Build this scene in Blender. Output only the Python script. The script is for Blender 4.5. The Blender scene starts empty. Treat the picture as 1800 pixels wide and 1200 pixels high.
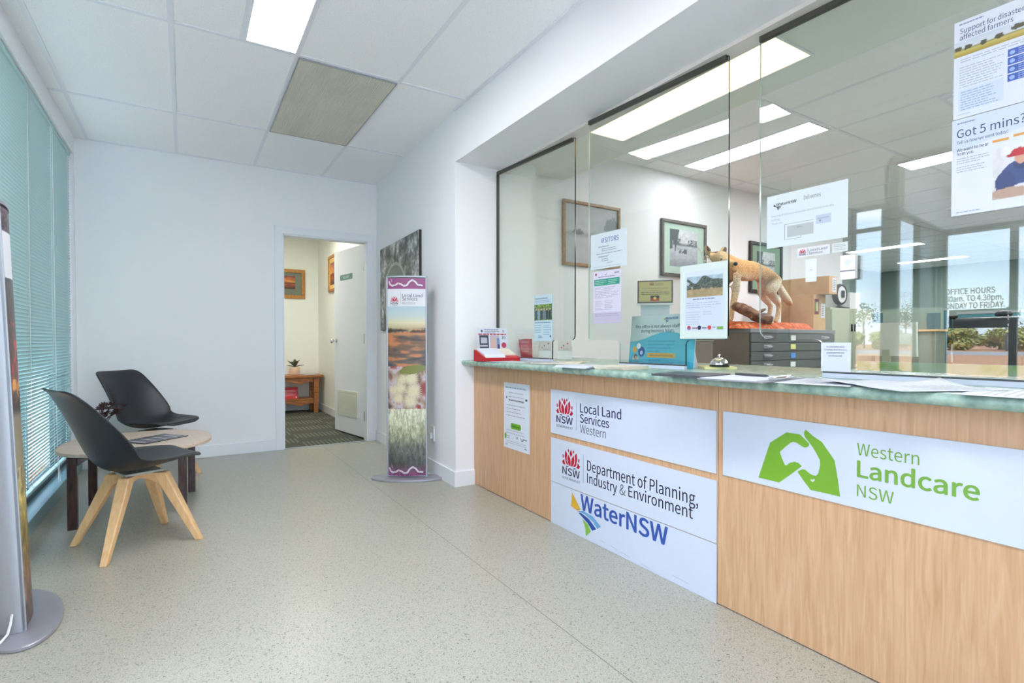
import bpy, bmesh, math, random
import numpy as np
from mathutils import Vector, Matrix
random.seed(7)
S = bpy.context.scene
COL = S.collection
R = math.radians
# ------------------------------------------------------------ camera, world, exposure
cd = bpy.data.cameras.new('camera'); cam = bpy.data.objects.new('camera', cd); COL.objects.link(cam)
cam.location = (0, 0, 1.03); cam.rotation_euler = (R(89.1), 0, R(-31.7))
cd.sensor_width = 36; cd.lens = 18.6; cd.shift_y = 13.6/1800; cd.clip_start = .05; cd.clip_end = 400
S.camera = cam
S.view_settings.view_transform = 'Standard'; S.view_settings.look = 'None'
S.view_settings.gamma = 1; S.view_settings.use_curve_mapping = False
S.view_settings.exposure = 0.16
SKY = 7.6
LAMP = 33.0
OFFICE = 42.0
S.cycles.max_bounces = 10; S.cycles.diffuse_bounces = 6; S.cycles.glossy_bounces = 5
S.cycles.transparent_max_bounces = 24; S.cycles.transmission_bounces = 6
S.cycles.sample_clamp_indirect = 6; S.cycles.caustics_reflective = False; S.cycles.caustics_refractive = False
S.cycles.use_denoising = True

def lin(c):
    c = np.asarray(c, float)/255
    return np.where(c <= .04045, c/12.92, ((c+.055)/1.055)**2.4)
def L4(c): return tuple(lin(c)) + (1,)

W = bpy.data.worlds.new('sky'); S.world = W; W.use_nodes = True
def make_world():
    nt = W.node_tree; N = nt.nodes; K = nt.links; N.clear()
    out = N.new('ShaderNodeOutputWorld'); bg = N.new('ShaderNodeBackground')
    tc = N.new('ShaderNodeTexCoord'); sx = N.new('ShaderNodeSeparateXYZ'); K.new(tc.outputs['Generated'], sx.inputs[0])
    cr = N.new('ShaderNodeValToRGB'); e = cr.color_ramp.elements
    e[0].position = 0; e[0].color = (.74, .85, .96, 1); e[1].position = .6; e[1].color = (.42, .61, .92, 1)
    e.new(.12).color = (.58, .75, .96, 1)
    K.new(sx.outputs[2], cr.inputs[0])
    mp = N.new('ShaderNodeMapping'); mp.inputs['Scale'].default_value = (2.2, 2.2, 7); K.new(tc.outputs['Generated'], mp.inputs[0])
    nz = N.new('ShaderNodeTexNoise'); nz.inputs['Scale'].default_value = 2.6; nz.inputs['Detail'].default_value = 7; K.new(mp.outputs[0], nz.inputs[0])
    c2 = N.new('ShaderNodeValToRGB'); c2.color_ramp.elements[0].position = .5; c2.color_ramp.elements[1].position = .72; K.new(nz.outputs[0], c2.inputs[0])
    mx = N.new('ShaderNodeMixRGB'); mx.inputs[2].default_value = (.95, .96, .98, 1)
    K.new(c2.outputs[0], mx.inputs[0]); K.new(cr.outputs[0], mx.inputs[1])
    K.new(mx.outputs[0], bg.inputs[0]); bg.inputs[1].default_value = SKY; K.new(bg.outputs[0], out.inputs[0])
make_world()
sl = bpy.data.lights.new('sun', 'SUN'); sl.energy = 13; sl.angle = R(.5); sl.color = (1, .95, .86); so = bpy.data.objects.new('sun', sl); COL.objects.link(so); so.rotation_euler = (R(12), R(38), 0)

# ------------------------------------------------------------ materials
MATS = {}
def nodes(name):
    m = bpy.data.materials.new(name); m.use_nodes = True; MATS[name] = m
    nt = m.node_tree; return m, nt.nodes, nt.links, nt.nodes['Principled BSDF']
def P(name, rgb, rough=.5, metal=0, var=.05, scale=25, bump=0, spec=.5, stretch=(1, 1, 1)):
    if name in MATS: return MATS[name]
    m, N, K, b = nodes(name)
    b.inputs['Roughness'].default_value = rough; b.inputs['Metallic'].default_value = metal
    b.inputs['Specular IOR Level'].default_value = spec
    tc = N.new('ShaderNodeTexCoord'); mp = N.new('ShaderNodeMapping'); mp.inputs['Scale'].default_value = stretch
    nz = N.new('ShaderNodeTexNoise'); nz.inputs['Scale'].default_value = scale; nz.inputs['Detail'].default_value = 4
    K.new(tc.outputs['Object'], mp.inputs[0]); K.new(mp.outputs[0], nz.inputs[0])
    c = lin(rgb); mx = N.new('ShaderNodeMixRGB')
    mx.inputs[1].default_value = tuple(c*(1-var)) + (1,); mx.inputs[2].default_value = tuple(np.minimum(c*(1+var), 1)) + (1,)
    K.new(nz.outputs[0], mx.inputs[0]); K.new(mx.outputs[0], b.inputs['Base Color'])
    if bump:
        bp = N.new('ShaderNodeBump'); bp.inputs['Strength'].default_value = bump; bp.inputs['Distance'].default_value = .004
        K.new(nz.outputs[0], bp.inputs['Height']); K.new(bp.outputs[0], b.inputs['Normal'])
    return m
def ramp_mat(name, cols, scale, stretch=(1, 1, 1), rough=.5, detail=5, bump=0, lo=.3, hi=.7, distort=0):
    m, N, K, b = nodes(name); b.inputs['Roughness'].default_value = rough
    tc = N.new('ShaderNodeTexCoord'); mp = N.new('ShaderNodeMapping'); mp.inputs['Scale'].default_value = stretch
    nz = N.new('ShaderNodeTexNoise'); nz.inputs['Scale'].default_value = scale; nz.inputs['Detail'].default_value = detail
    nz.inputs['Distortion'].default_value = distort
    K.new(tc.outputs['Object'], mp.inputs[0]); K.new(mp.outputs[0], nz.inputs[0])
    cr = N.new('ShaderNodeValToRGB'); e = cr.color_ramp.elements
    for i, c in enumerate(cols):
        p = lo+(hi-lo)*i/(len(cols)-1)
        if i == 0: e[0].position = p; e[0].color = L4(c)
        elif i == len(cols)-1: e[-1].position = p; e[-1].color = L4(c)
        else: e.new(p).color = L4(c)
    K.new(nz.outputs[0], cr.inputs[0]); K.new(cr.outputs[0], b.inputs['Base Color'])
    if bump:
        bp = N.new('ShaderNodeBump'); bp.inputs['Strength'].default_value = bump; bp.inputs['Distance'].default_value = .01
        K.new(nz.outputs[0], bp.inputs['Height']); K.new(bp.outputs[0], b.inputs['Normal'])
    return m
def emit(name, rgb, strength):
    m, N, K, b = nodes(name)
    b.inputs['Base Color'].default_value = (.8, .8, .8, 1)
    b.inputs['Emission Color'].default_value = L4(rgb); b.inputs['Emission Strength'].default_value = strength
    return m

M_wall = P('white_paint', (242, 242, 244), .55, var=.012, scale=60, bump=.02)
M_trim = P('white_gloss_paint', (236, 238, 243), .3, var=.01)
M_cream = P('cream_paint', (243, 245, 238), .5, var=.015)
M_plaster = P('soffit_plaster', (232, 234, 224), .6, var=.012)
M_ceil = ramp_mat('ceiling_tile', [(222, 223, 223), (244, 244, 244), (248, 248, 248)], 160, rough=.85, detail=3, lo=.28, hi=.5, bump=.15)
M_tbar = P('ceiling_bar_enamel', (233, 233, 238), .4, var=.01)
def floor_mat():
    m, N, K, b = nodes('speckled_vinyl')
    tc = N.new('ShaderNodeTexCoord')
    big = N.new('ShaderNodeTexNoise'); big.inputs['Scale'].default_value = 1.5; big.inputs['Detail'].default_value = 3; K.new(tc.outputs['Object'], big.inputs[0])
    base = N.new('ShaderNodeMixRGB'); base.inputs[1].default_value = L4((168, 164, 148)); base.inputs[2].default_value = L4((176, 173, 160)); K.new(big.outputs[0], base.inputs[0])
    prev = base.outputs[0]
    for sc, th, col, a in ((230, .58, (128, 124, 110), .65), (300, .60, (220, 216, 202), .6), (150, .67, (80, 78, 72), .8)):
        n = N.new('ShaderNodeTexNoise'); n.inputs['Scale'].default_value = sc; n.inputs['Detail'].default_value = 1; K.new(tc.outputs['Object'], n.inputs[0])
        r = N.new('ShaderNodeMapRange'); r.inputs[1].default_value = th; r.inputs[2].default_value = th+.04; r.inputs[4].default_value = a; K.new(n.outputs[0], r.inputs[0])
        x = N.new('ShaderNodeMixRGB'); x.inputs[2].default_value = L4(col); K.new(r.outputs[0], x.inputs[0]); K.new(prev, x.inputs[1]); prev = x.outputs[0]
    # welded sheet joints
    sx = N.new('ShaderNodeSeparateXYZ'); K.new(tc.outputs['Object'], sx.inputs[0])
    s = N.new('ShaderNodeMath'); s.operation = 'SUBTRACT'; s.inputs[1].default_value = 1.24; K.new(sx.outputs[0], s.inputs[0])
    ab = N.new('ShaderNodeMath'); ab.operation = 'ABSOLUTE'; K.new(s.outputs[0], ab.inputs[0])
    lt = N.new('ShaderNodeMath'); lt.operation = 'LESS_THAN'; lt.inputs[1].default_value = .0018; K.new(ab.outputs[0], lt.inputs[0])
    x = N.new('ShaderNodeMixRGB'); x.inputs[2].default_value = L4((120, 118, 104)); K.new(lt.outputs[0], x.inputs[0]); K.new(prev, x.inputs[1])
    K.new(x.outputs[0], b.inputs['Base Color']); b.inputs['Roughness'].default_value = .29; b.inputs['Specular IOR Level'].default_value = .45
    return m
M_floor = floor_mat()
M_lam = ramp_mat('maple_laminate', [(186, 144, 106), (195, 154, 117), (201, 161, 125), (207, 169, 135)], 5, (13, 13, .8), .38, detail=9, distort=1.2)
M_top = ramp_mat('green_mottled_laminate', [(126, 154, 142), (146, 173, 160), (170, 192, 175)], 30, rough=.22, detail=6, lo=.34, hi=.68)
M_beech = ramp_mat('beech_wood', [(224, 176, 122), (232, 188, 136), (237, 197, 148)], 9, (6, 6, .8), .4, detail=6)
M_bench = ramp_mat('red_gum_wood', [(124, 72, 36), (160, 98, 52), (184, 122, 72)], 9, (1, 6, 6), .4, detail=6)
M_ply = ramp_mat('pale_oak_top', [(192, 168, 146), (206, 184, 164), (216, 196, 178)], 10, (1, 8, 8), .35, detail=6)
M_dark = ramp_mat('dark_stained_wood', [(40, 22, 20), (62, 36, 32), (78, 48, 42)], 14, (6, 6, 1), .25)
M_black = P('black_plastic', (40, 42, 46), .42, var=.08)
M_blackm = P('black_metal', (30, 31, 33), .4, var=.05)
M_alu = P('brushed_aluminium', (172, 174, 180), .42, .6, var=.04, stretch=(1, 1, .05))
M_base = P('silver_painted_steel', (168, 166, 174), .38, .45, var=.04)
M_chrome = P('chrome', (225, 225, 228), .12, 1, var=.02)
M_frame = P('dark_grey_aluminium', (62, 78, 82), .4, .2, var=.05)
M_sill = P('teal_grey_aluminium', (132, 164, 170), .4, .1, var=.04)
M_paper = P('white_paper', (212, 216, 226), .55, var=.01)
M_acr = P('white_board', (200, 207, 222), .3, var=.008)
M_card = ramp_mat('cardboard', [(190, 152, 108), (204, 168, 124)], 12, rough=.8, bump=.05)
M_steel = P('grey_green_steel', (92, 98, 96), .45, var=.03)
M_steelside = P('brown_grey_steel', (126, 116, 106), .5, var=.03)
M_locker = P('beige_steel', (176, 182, 160), .5, var=.03)
M_off = P('office_grey_green_paint', (140, 156, 148), .6, var=.02)
M_teal = P('teal_fabric', (70, 118, 128), .9, var=.1, scale=200)
M_red = P('red_card', (190, 30, 40), .4, var=.03)
M_gold = P('brushed_gold', (212, 192, 122), .35, .4, var=.06, stretch=(1, 1, 8))
M_frm1 = ramp_mat('oak_frame', [(140, 108, 72), (172, 138, 100)], 10, (4, 4, 4), .4)
M_frm2 = ramp_mat('dark_wood_frame', [(76, 62, 56), (104, 86, 76)], 10, (4, 4, 4), .4)
M_frm3 = ramp_mat('golden_pine_frame', [(160, 104, 40), (196, 140, 66)], 10, (4, 4, 4), .35)
M_pot = P('terracotta_pink', (222, 190, 166), .7, var=.05)
M_glasspot = P('teal_ceramic', (168, 204, 204), .2, var=.03)
M_leaf = P('green_leaf', (72, 92, 66), .45, var=.3, scale=40)
M_leaf2 = P('bronze_leaf', (104, 84, 58), .5, var=.3, scale=40)
M_dry = P('dried_petals', (74, 52, 54), .7, var=.4, scale=90)
M_white = P('white_plastic', (236, 236, 236), .35, var=.01)
M_cable = P('white_cable', (240, 240, 240), .4, var=.01)
M_tape = P('clear_plastic_sleeve', (206, 216, 210), .25, var=.01)
M_dirt = ramp_mat('red_sand', [(150, 66, 34), (206, 98, 56), (222, 150, 110)], 26, rough=.95, detail=8, bump=.6)
M_log = ramp_mat('weathered_log', [(58, 38, 30), (128, 88, 66), (160, 122, 96)], 8, (1, 5, 5), .8, detail=8, bump=.5)
M_grille = P('grille_enamel', (230, 225, 212), .5, var=.12, scale=4)
M_grilledark = P('grille_duct_dark', (58, 56, 50), .8)
M_carpet2 = P('office_carpet', (176, 178, 172), .95, var=.12, scale=150)
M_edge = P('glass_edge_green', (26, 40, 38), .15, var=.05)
M_ground = ramp_mat('red_ground', [(196, 132, 92), (216, 156, 114), (226, 176, 136)], 3, rough=1, detail=9)
M_road = P('pale_road', (176, 176, 178), .9, var=.06)
M_bush = ramp_mat('bush_leaves', [(128, 136, 66), (178, 180, 104), (212, 204, 146)], 1.2, rough=.8)
M_gum = ramp_mat('gum_leaves', [(88, 96, 70), (130, 134, 104), (160, 158, 128)], 1.5, rough=.8)
M_bark = P('pale_bark', (150, 136, 120), .8)

M_edge_lit = P('glass_edge_lit', (186, 204, 198), .15, var=.05)  # pale copy of the edge glass, its lit look put into the colour
def carpet_mat():
    m, N, K, b = nodes('striped_carpet_tiles'); b.inputs['Roughness'].default_value = .95
    tc = N.new('ShaderNodeTexCoord')
    def math_(op, a, bb=None):
        n = N.new('ShaderNodeMath'); n.operation = op
        for i, v in enumerate((a, bb)):
            if v is None: continue
            if isinstance(v, (int, float)): n.inputs[i].default_value = v
            else: K.new(v, n.inputs[i])
        return n.outputs[0]
    sx = N.new('ShaderNodeSeparateXYZ'); K.new(tc.outputs['Object'], sx.inputs[0])
    cx = math_('FLOOR', math_('DIVIDE', sx.outputs[0], .5)); cy = math_('FLOOR', math_('DIVIDE', sx.outputs[1], .25))
    odd = math_('FLOORED_MODULO', math_('ADD', cx, cy), 2)
    st = math_('LESS_THAN', math_('FLOORED_MODULO', sx.outputs[0], .042), .016)
    f = math_('MULTIPLY', st, odd)
    nz = N.new('ShaderNodeTexNoise'); nz.inputs['Scale'].default_value = 220; K.new(tc.outputs['Object'], nz.inputs[0])
    a = N.new('ShaderNodeMixRGB'); a.inputs[1].default_value = L4((56, 58, 50)); a.inputs[2].default_value = L4((88, 90, 78)); K.new(nz.outputs[0], a.inputs[0])
    x = N.new('ShaderNodeMixRGB'); x.inputs[2].default_value = L4((112, 112, 100)); K.new(f, x.inputs[0]); K.new(a.outputs[0], x.inputs[1])
    K.new(x.outputs[0], b.inputs['Base Color']); return m
M_carpet = carpet_mat()
def glass_mat(name, tint, f0):
    m, N, K, b = nodes(name); N.remove(b); out = N['Material Output']
    lw = N.new('ShaderNodeLayerWeight'); lw.inputs[0].default_value = .5
    pw = N.new('ShaderNodeMath'); pw.operation = 'POWER'; pw.inputs[1].default_value = 5; K.new(lw.outputs['Facing'], pw.inputs[0])
    ma = N.new('ShaderNodeMath'); ma.operation = 'MULTIPLY_ADD'; ma.inputs[1].default_value = 1-f0; ma.inputs[2].default_value = f0; K.new(pw.outputs[0], ma.inputs[0])
    nz = N.new('ShaderNodeTexNoise'); nz.inputs['Scale'].default_value = 2
    tr = N.new('ShaderNodeBsdfTransparent'); mc = N.new('ShaderNodeMixRGB')
    mc.inputs[1].default_value = tuple(tint) + (1,); mc.inputs[2].default_value = tuple(np.array(tint)*.985) + (1,)
    K.new(nz.outputs[0], mc.inputs[0]); K.new(mc.outputs[0], tr.inputs[0])
    gl = N.new('ShaderNodeBsdfGlossy'); gl.inputs['Roughness'].default_value = 0
    mx = N.new('ShaderNodeMixShader'); K.new(ma.outputs[0], mx.inputs[0]); K.new(tr.outputs[0], mx.inputs[1]); K.new(gl.outputs[0], mx.inputs[2])
    K.new(mx.outputs[0], out.inputs[0]); return m
M_glass = glass_mat('counter_glass', (.965, .985, .975), .08)
M_wglass = glass_mat('window_glass', (.97, .985, .98), .04)
def blind_mat():
    m, N, K, b = nodes('pale_teal_slat'); out = N['Material Output']
    nz = N.new('ShaderNodeTexNoise'); nz.inputs['Scale'].default_value = 8
    mc = N.new('ShaderNodeMixRGB'); mc.inputs[1].default_value = L4((172, 206, 205)); mc.inputs[2].default_value = L4((182, 213, 212)); K.new(nz.outputs[0], mc.inputs[0])
    K.new(mc.outputs[0], b.inputs['Base Color']); b.inputs['Roughness'].default_value = .4
    t = N.new('ShaderNodeBsdfTranslucent'); t.inputs[0].default_value = L4((196, 220, 220))
    mx = N.new('ShaderNodeMixShader'); mx.inputs[0].default_value = .035; K.new(b.outputs[0], mx.inputs[1]); K.new(t.outputs[0], mx.inputs[2]); K.new(mx.outputs[0], out.inputs[0])
    return m
M_blind = blind_mat()
def print_mat():
    m, N, K, b = nodes('printed_ink'); b.inputs['Roughness'].default_value = .4
    a = N.new('ShaderNodeAttribute'); a.attribute_name = 'ink'; g = N.new('ShaderNodeMixRGB'); g.blend_type = 'MULTIPLY'; g.inputs[0].default_value = 1; g.inputs[2].default_value = (.77, .77, .775, 1); K.new(a.outputs['Color'], g.inputs[1]); K.new(g.outputs[0], b.inputs['Base Color']); return m
M_print = print_mat()

# ------------------------------------------------------------ mesh builder
class MB:
    def __init__(s): s.v = []; s.f = []; s.mi = []; s.m = 0; s.c = {}
    def add(s, vs, fs, col=None):
        o = len(s.v); s.v += [tuple(p) for p in vs]
        for f in fs:
            if col is not None: s.c[len(s.f)] = col
            s.f.append([i+o for i in f]); s.mi.append(s.m)
        return s
    def bm(s, bm_, M=None):
        if M is not None: bm_.transform(M)
        bm_.verts.index_update()
        s.add([v.co[:] for v in bm_.verts], [[v.index for v in f.verts] for f in bm_.faces]); bm_.free(); return s
    def box(s, x0, y0, z0, x1, y1, z1, bev=0, M=None, seg=2):
        b = bmesh.new(); bmesh.ops.create_cube(b, size=1)
        for v in b.verts: v.co = ((x0+x1)/2+v.co.x*(x1-x0), (y0+y1)/2+v.co.y*(y1-y0), (z0+z1)/2+v.co.z*(z1-z0))
        if bev: bmesh.ops.bevel(b, geom=b.edges[:], offset=bev, segments=seg, affect='EDGES', profile=.5)
        return s.bm(b, M)
    def tube(s, pts, r, n=10, cap=True):
        pts = [Vector(p) for p in pts]; rs = r if isinstance(r, (list, tuple)) else [r]*len(pts)
        vs = []; fs = []; up = Vector((0, 0, 1))
        for i, p in enumerate(pts):
            t = (pts[min(i+1, len(pts)-1)]-pts[max(i-1, 0)]).normalized()
            a = t.cross(up if abs(t.dot(up)) < .95 else Vector((1, 0, 0))).normalized()
            if i and a.dot(pa) < 0: a = -a
            pa = a; b = t.cross(a)
            for k in range(n):
                w = 2*math.pi*k/n; vs.append(p+(a*math.cos(w)+b*math.sin(w))*rs[i])
        for i in range(len(pts)-1):
            for k in range(n): fs.append([i*n+k, i*n+(k+1) % n, (i+1)*n+(k+1) % n, (i+1)*n+k])
        if cap: fs.append(list(range(n))[::-1]); fs.append([(len(pts)-1)*n+k for k in range(n)])
        return s.add(vs, fs)
    def lathe(s, prof, c=(0, 0, 0), n=28, sx=1, sy=1):
        vs = []; fs = []
        for r, z in prof:
            for k in range(n):
                w = 2*math.pi*k/n; vs.append((c[0]+r*sx*math.cos(w), c[1]+r*sy*math.sin(w), c[2]+z))
        for i in range(len(prof)-1):
            for k in range(n): fs.append([i*n+k, i*n+(k+1) % n, (i+1)*n+(k+1) % n, (i+1)*n+k])
        fs.append(list(range(n))[::-1]); fs.append([(len(prof)-1)*n+k for k in range(n)])
        return s.add(vs, fs)
    def prism(s, poly, O, U, V, N, t):
        O, U, V, N = map(Vector, (O, U, V, N)); n = len(poly)
        a = [O+U*x+V*y for x, y in poly]; b = [p+N*t for p in a]
        return s.add(a+b, [list(range(n))[::-1], [n+i for i in range(n)]]+[[i, (i+1) % n, n+(i+1) % n, n+i] for i in range(n)])
    def grid(s, fn, nu, nv, cu=False):
        vs = [fn(i/nu, j/nv) for j in range(nv+1) for i in range(nu+1)]; w = nu+1
        return s.add(vs, [[j*w+i, j*w+i+1, (j+1)*w+i+1, (j+1)*w+i] for j in range(nv) for i in range(nu)])
    def build(s, name, mats, parent=None, local=False, smooth=False, origin=None):
        me = bpy.data.meshes.new(name); ob = bpy.data.objects.new(name, me); COL.objects.link(ob)
        off = Vector((0, 0, 0))
        if parent is not None:
            ob.parent = parent
            if not local:
                q = parent
                while q is not None: off += q.location; q = q.parent
        elif not local:
            A = np.array(s.v); off = Vector(((A[:, 0].min()+A[:, 0].max())/2, (A[:, 1].min()+A[:, 1].max())/2, A[:, 2].min())) if origin is None else Vector(origin)
            ob.location = off
        me.from_pydata([tuple(Vector(p)-off) for p in s.v], [], s.f)
        for m in (mats if isinstance(mats, (list, tuple)) else [mats]): me.materials.append(m)
        for p, i in zip(me.polygons, s.mi): p.material_index = i
        if s.c:
            at = me.attributes.new('ink', 'FLOAT_COLOR', 'CORNER'); arr = np.ones((len(me.loops), 4), 'f')
            for p in me.polygons:
                c = s.c.get(p.index)
                if c is None: continue
                c = np.asarray(c)
                arr[p.loop_start:p.loop_start+p.loop_total, :3] = c
            at.data.foreach_set('color', arr.ravel())
        if smooth:
            for p in me.polygons: p.use_smooth = True
            me.set_sharp_from_angle(angle=R(38))
        me.update(); return ob
def tag(o, label, cat, group=None, kind=None):
    o['label'] = label; o['category'] = cat
    if group: o['group'] = group
    if kind: o['kind'] = kind
    return o
def thing(name, label, cat, loc=(0, 0, 0), rz=0, group=None):
    o = bpy.data.objects.new(name, None); COL.objects.link(o); o.location = loc; o.rotation_euler = (0, 0, rz)
    o.empty_display_size = .1
    return tag(o, label, cat, group)
def struct(name, mb, mats, parent=None, smooth=False):
    o = mb.build(name, mats, parent, smooth=smooth)
    if parent is None: o['kind'] = 'structure'
    return o
def rot(M, p): return M @ Vector(p)
def Mz(x, y, z, a): return Matrix.Translation((x, y, z)) @ Matrix.Rotation(a, 4, 'Z')
def copy_tree(o, parent=None):
    c = o.copy(); COL.objects.link(c); c.parent = parent
    for ch in list(o.children): copy_tree(ch, c)
    return c

# ------------------------------------------------------------ text
TC = bpy.data.curves.new('type', 'FONT'); TO = bpy.data.objects.new('type', TC); COL.objects.link(TO)
try: TC.font = bpy.data.fonts.load(bpy.utils.system_resource('DATAFILES', path='fonts')+'/Noto Sans CJK Regular.woff2')   # ships with Blender
except Exception: pass
def text_geo(s, bold):
    TC.body = s; TC.offset = 0; TC.resolution_u = 4
    dg = bpy.context.evaluated_depsgraph_get(); dg.update(); e = TO.evaluated_get(dg); me = e.to_mesh()
    v = [(p.co.x, p.co.y) for p in me.vertices]; f = [list(p.vertices) for p in me.polygons]; e.to_mesh_clear(); return v, f
CAP = max(p[1] for p in text_geo('H', 0)[0])

# value noise for printed pictures
def vn(x, y, seed=0):
    x = np.asarray(x, float); y = np.asarray(y, float); xi = np.floor(x).astype(np.int64); yi = np.floor(y).astype(np.int64)
    fx = x-xi; fy = y-yi; fx = fx*fx*(3-2*fx); fy = fy*fy*(3-2*fy)
    def h(a, b):
        n = (a*374761393+b*668265263+seed*1274126177) & 0x7fffffff
        n = ((n ^ (n >> 13))*1274126177) & 0x7fffffff
        return (n & 0xffff)/65535.
    return (h(xi, yi)*(1-fx)+h(xi+1, yi)*fx)*(1-fy)+(h(xi, yi+1)*(1-fx)+h(xi+1, yi+1)*fx)*fy
def fbm(x, y, seed=0, o=4):
    t = 0; a = .5
    for k in range(o): t = t+a*vn(x*2**k, y*2**k, seed+k); a *= .5
    return t/(1-.5**o)
def mixc(a, b, t): t = np.clip(t, 0, 1)[..., None]; return np.asarray(a, float)*(1-t)+np.asarray(b, float)*t
def grad(v, stops):
    o = np.zeros(v.shape+(3,))
    for k in range(3): o[..., k] = np.interp(v, [s[0] for s in stops], [s[1][k] for s in stops])
    return o

class Sheet:
    """a flat printed thing: local x to the right, y up, on a plane O,U,V facing N"""
    def __init__(s, O, U, V, w, h, t=.0008, lift=.0):
        s.O = Vector(O); s.U = Vector(U).normalized(); s.V = Vector(V).normalized(); s.N = s.U.cross(s.V).normalized()
        s.w = w; s.h = h; s.t = t; s.O = s.O+s.N*lift; s.p = MB(); s.lv = 0
    def at(s, x, y, e=0): return s.O+s.U*x+s.V*y+s.N*(s.t+.0003+.00018*s.lv+e)
    def poly(s, pts, col, lv=1): s.lv = lv; s.k = (getattr(s, 'k', 0)+1) % 13; s.p.add([s.at(x, y, s.k*1.2e-5) for x, y in pts], [list(range(len(pts)))], lin(col)); return s
    def rect(s, x, y, w, h, col, lv=1): return s.poly([(x, y), (x+w, y), (x+w, y+h), (x, y+h)], col, lv)
    def disc(s, x, y, r, col, lv=1, ry=None, n=20): return s.poly([(x+r*math.cos(6.2832*k/n), y+(ry or r)*math.sin(6.2832*k/n)) for k in range(n)], col, lv)
    def band(s, pts, w, col, lv=2):
        for i in range(len(pts)-1):
            a = Vector(pts[i]); b = Vector(pts[i+1]); d = (b-a).normalized(); n = Vector((-d.y, d.x))*w/2; d = d*w*.2
            s.poly([tuple(a-n-d), tuple(b-n+d), tuple(b+n+d), tuple(a+n-d)], col, lv)
        return s
    def text(s, st, x, y, h, col, bold=0, w=None, al='L', lv=3, xs=.95):
        v, f = text_geo(st, 0); k = h/CAP; x0 = min(p[0] for p in v); x1 = max(p[0] for p in v); W0 = (x1-x0)*k
        kx = k*(w/W0 if w else xs); W1 = (x1-x0)*kx
        ox = x-(0 if al == 'L' else W1/2 if al == 'C' else W1); s.lv = lv
        q = max(bold, 0)*h*1.15   # heavier weights: the same outline struck again a little to each side
        for n_, (dx, dy) in enumerate(((0, 0), (q, 0), (-q, 0), (0, q*.8), (0, -q*.8), (q*.7, q*.6), (-q*.7, -q*.6), (q*.7, -q*.6), (-q*.7, q*.6)) if q > 0 else ((0, 0),)):
            s.p.add([s.at(ox+(a-x0)*kx+dx, y+b*k+dy, n_*2e-5) for a, b in v], f, lin(col))
        return s
    def lines(s, x, y, w, n, dy, th, col, lv=2, rag=.3, seed=1, gap=True):
        rnd = random.Random(seed)
        for i in range(n):
            L = w*(1-rag*rnd.random()); q = 0
            while q < L:
                ww = min(L-q, (.008+.022*rnd.random())*w/.19)
                s.rect(x+q, y-i*dy, ww, th, col, lv); q += ww+.004*w/.19
        return s
    def pic(s, x, y, w, h, fn, nx, ny, lv=1):
        gx, gy = np.meshgrid(np.arange(nx+1)/nx, np.arange(ny+1)/ny); C = lin(np.clip(fn(gx, gy), 0, 255)); s.lv = lv
        vs = [s.at(x+w*gx[j, i], y+h*gy[j, i]) for j in range(ny+1) for i in range(nx+1)]; q = nx+1; base = len(s.p.f)
        s.p.add(vs, [[j*q+i, j*q+i+1, (j+1)*q+i+1, (j+1)*q+i] for j in range(ny) for i in range(nx)])
        for j in range(ny):
            for i in range(nx): s.p.c[base+j*nx+i] = np.array([C[j, i], C[j, i+1], C[j+1, i+1], C[j+1, i]])
        return s
    def body(s, mb=None, poly=None, bev=0):
        mb = mb or MB(); mb.prism(poly or [(0, 0), (s.w, 0), (s.w, s.h), (0, s.h)], s.O, s.U, s.V, s.N, s.t); return mb
    def make(s, name, mat, label, cat, group=None, pname='print', poly=None, bmat=None):
        o = tag(s.body(poly=poly).build(name, mat), label, cat, group)
        if s.p.f: s.p.build(pname, M_print, o)
        return o
    def part(s, name, parent): return s.p.build(name, M_print, parent)

RED = (206, 28, 58); NAVY = (34, 40, 92); GREY = (110, 114, 124)
def waratah(s, x, y, w, h, red=RED, lv=2):
    """flower crest in a box of width w, height h, lower centre x,y"""
    def T(p): return [(x+a*w/2.1, y+b*h/1.45) for a, b in p]
    s.poly(T([(0, .74), (.17, 1.04), (0, 1.42), (-.17, 1.04)]), red, lv)
    for q in (-1, 1):
        for p in ([(.03, 0), (.03, .42), (.1, .66), (.33, .98), (.42, .6), (.35, .2), (.16, .0)],
                  [(.24, .02), (.46, .3), (.5, .62), (.44, .98), (.66, 1.24), (.74, .7), (.62, .22), (.5, .06)],
                  [(.62, .0), (.74, .2), (.8, .45), (1.05, .2), (.92, -.02)],
                  [(.18, 1.2), (.3, 1.12), (.38, 1.3), (.28, 1.42)],
                  [(.84, .56), (.96, .5), (1.0, .78), (.88, .84)]):
            s.poly(T([(a*q, b) for a, b in (p if q > 0 else p[::-1])]), red, lv)
        s.poly(T([(a*q, b) for a, b in ([(.22, -.1), (.5, -.06), (.62, -.14), (.36, -.16)] if q > 0 else [(.22, -.1), (.5, -.06), (.62, -.14), (.36, -.16)][::-1])]), NAVY, lv)
def nsw_logo(s, x, y, w, gov=True, col=NAVY, red=RED):
    """crest + NSW (+ GOVERNMENT); x = left, y = baseline of NSW; w = width"""
    waratah(s, x+w/2, y+w*.34, w, w*.60, red)
    s.text('NSW', x+w*.02, y, w*.25, col, .022, w=w*.96)
    if gov: s.text('GOVERNMENT', x, y-w*.17, w*.085, GREY, 0, w=w)
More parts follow.
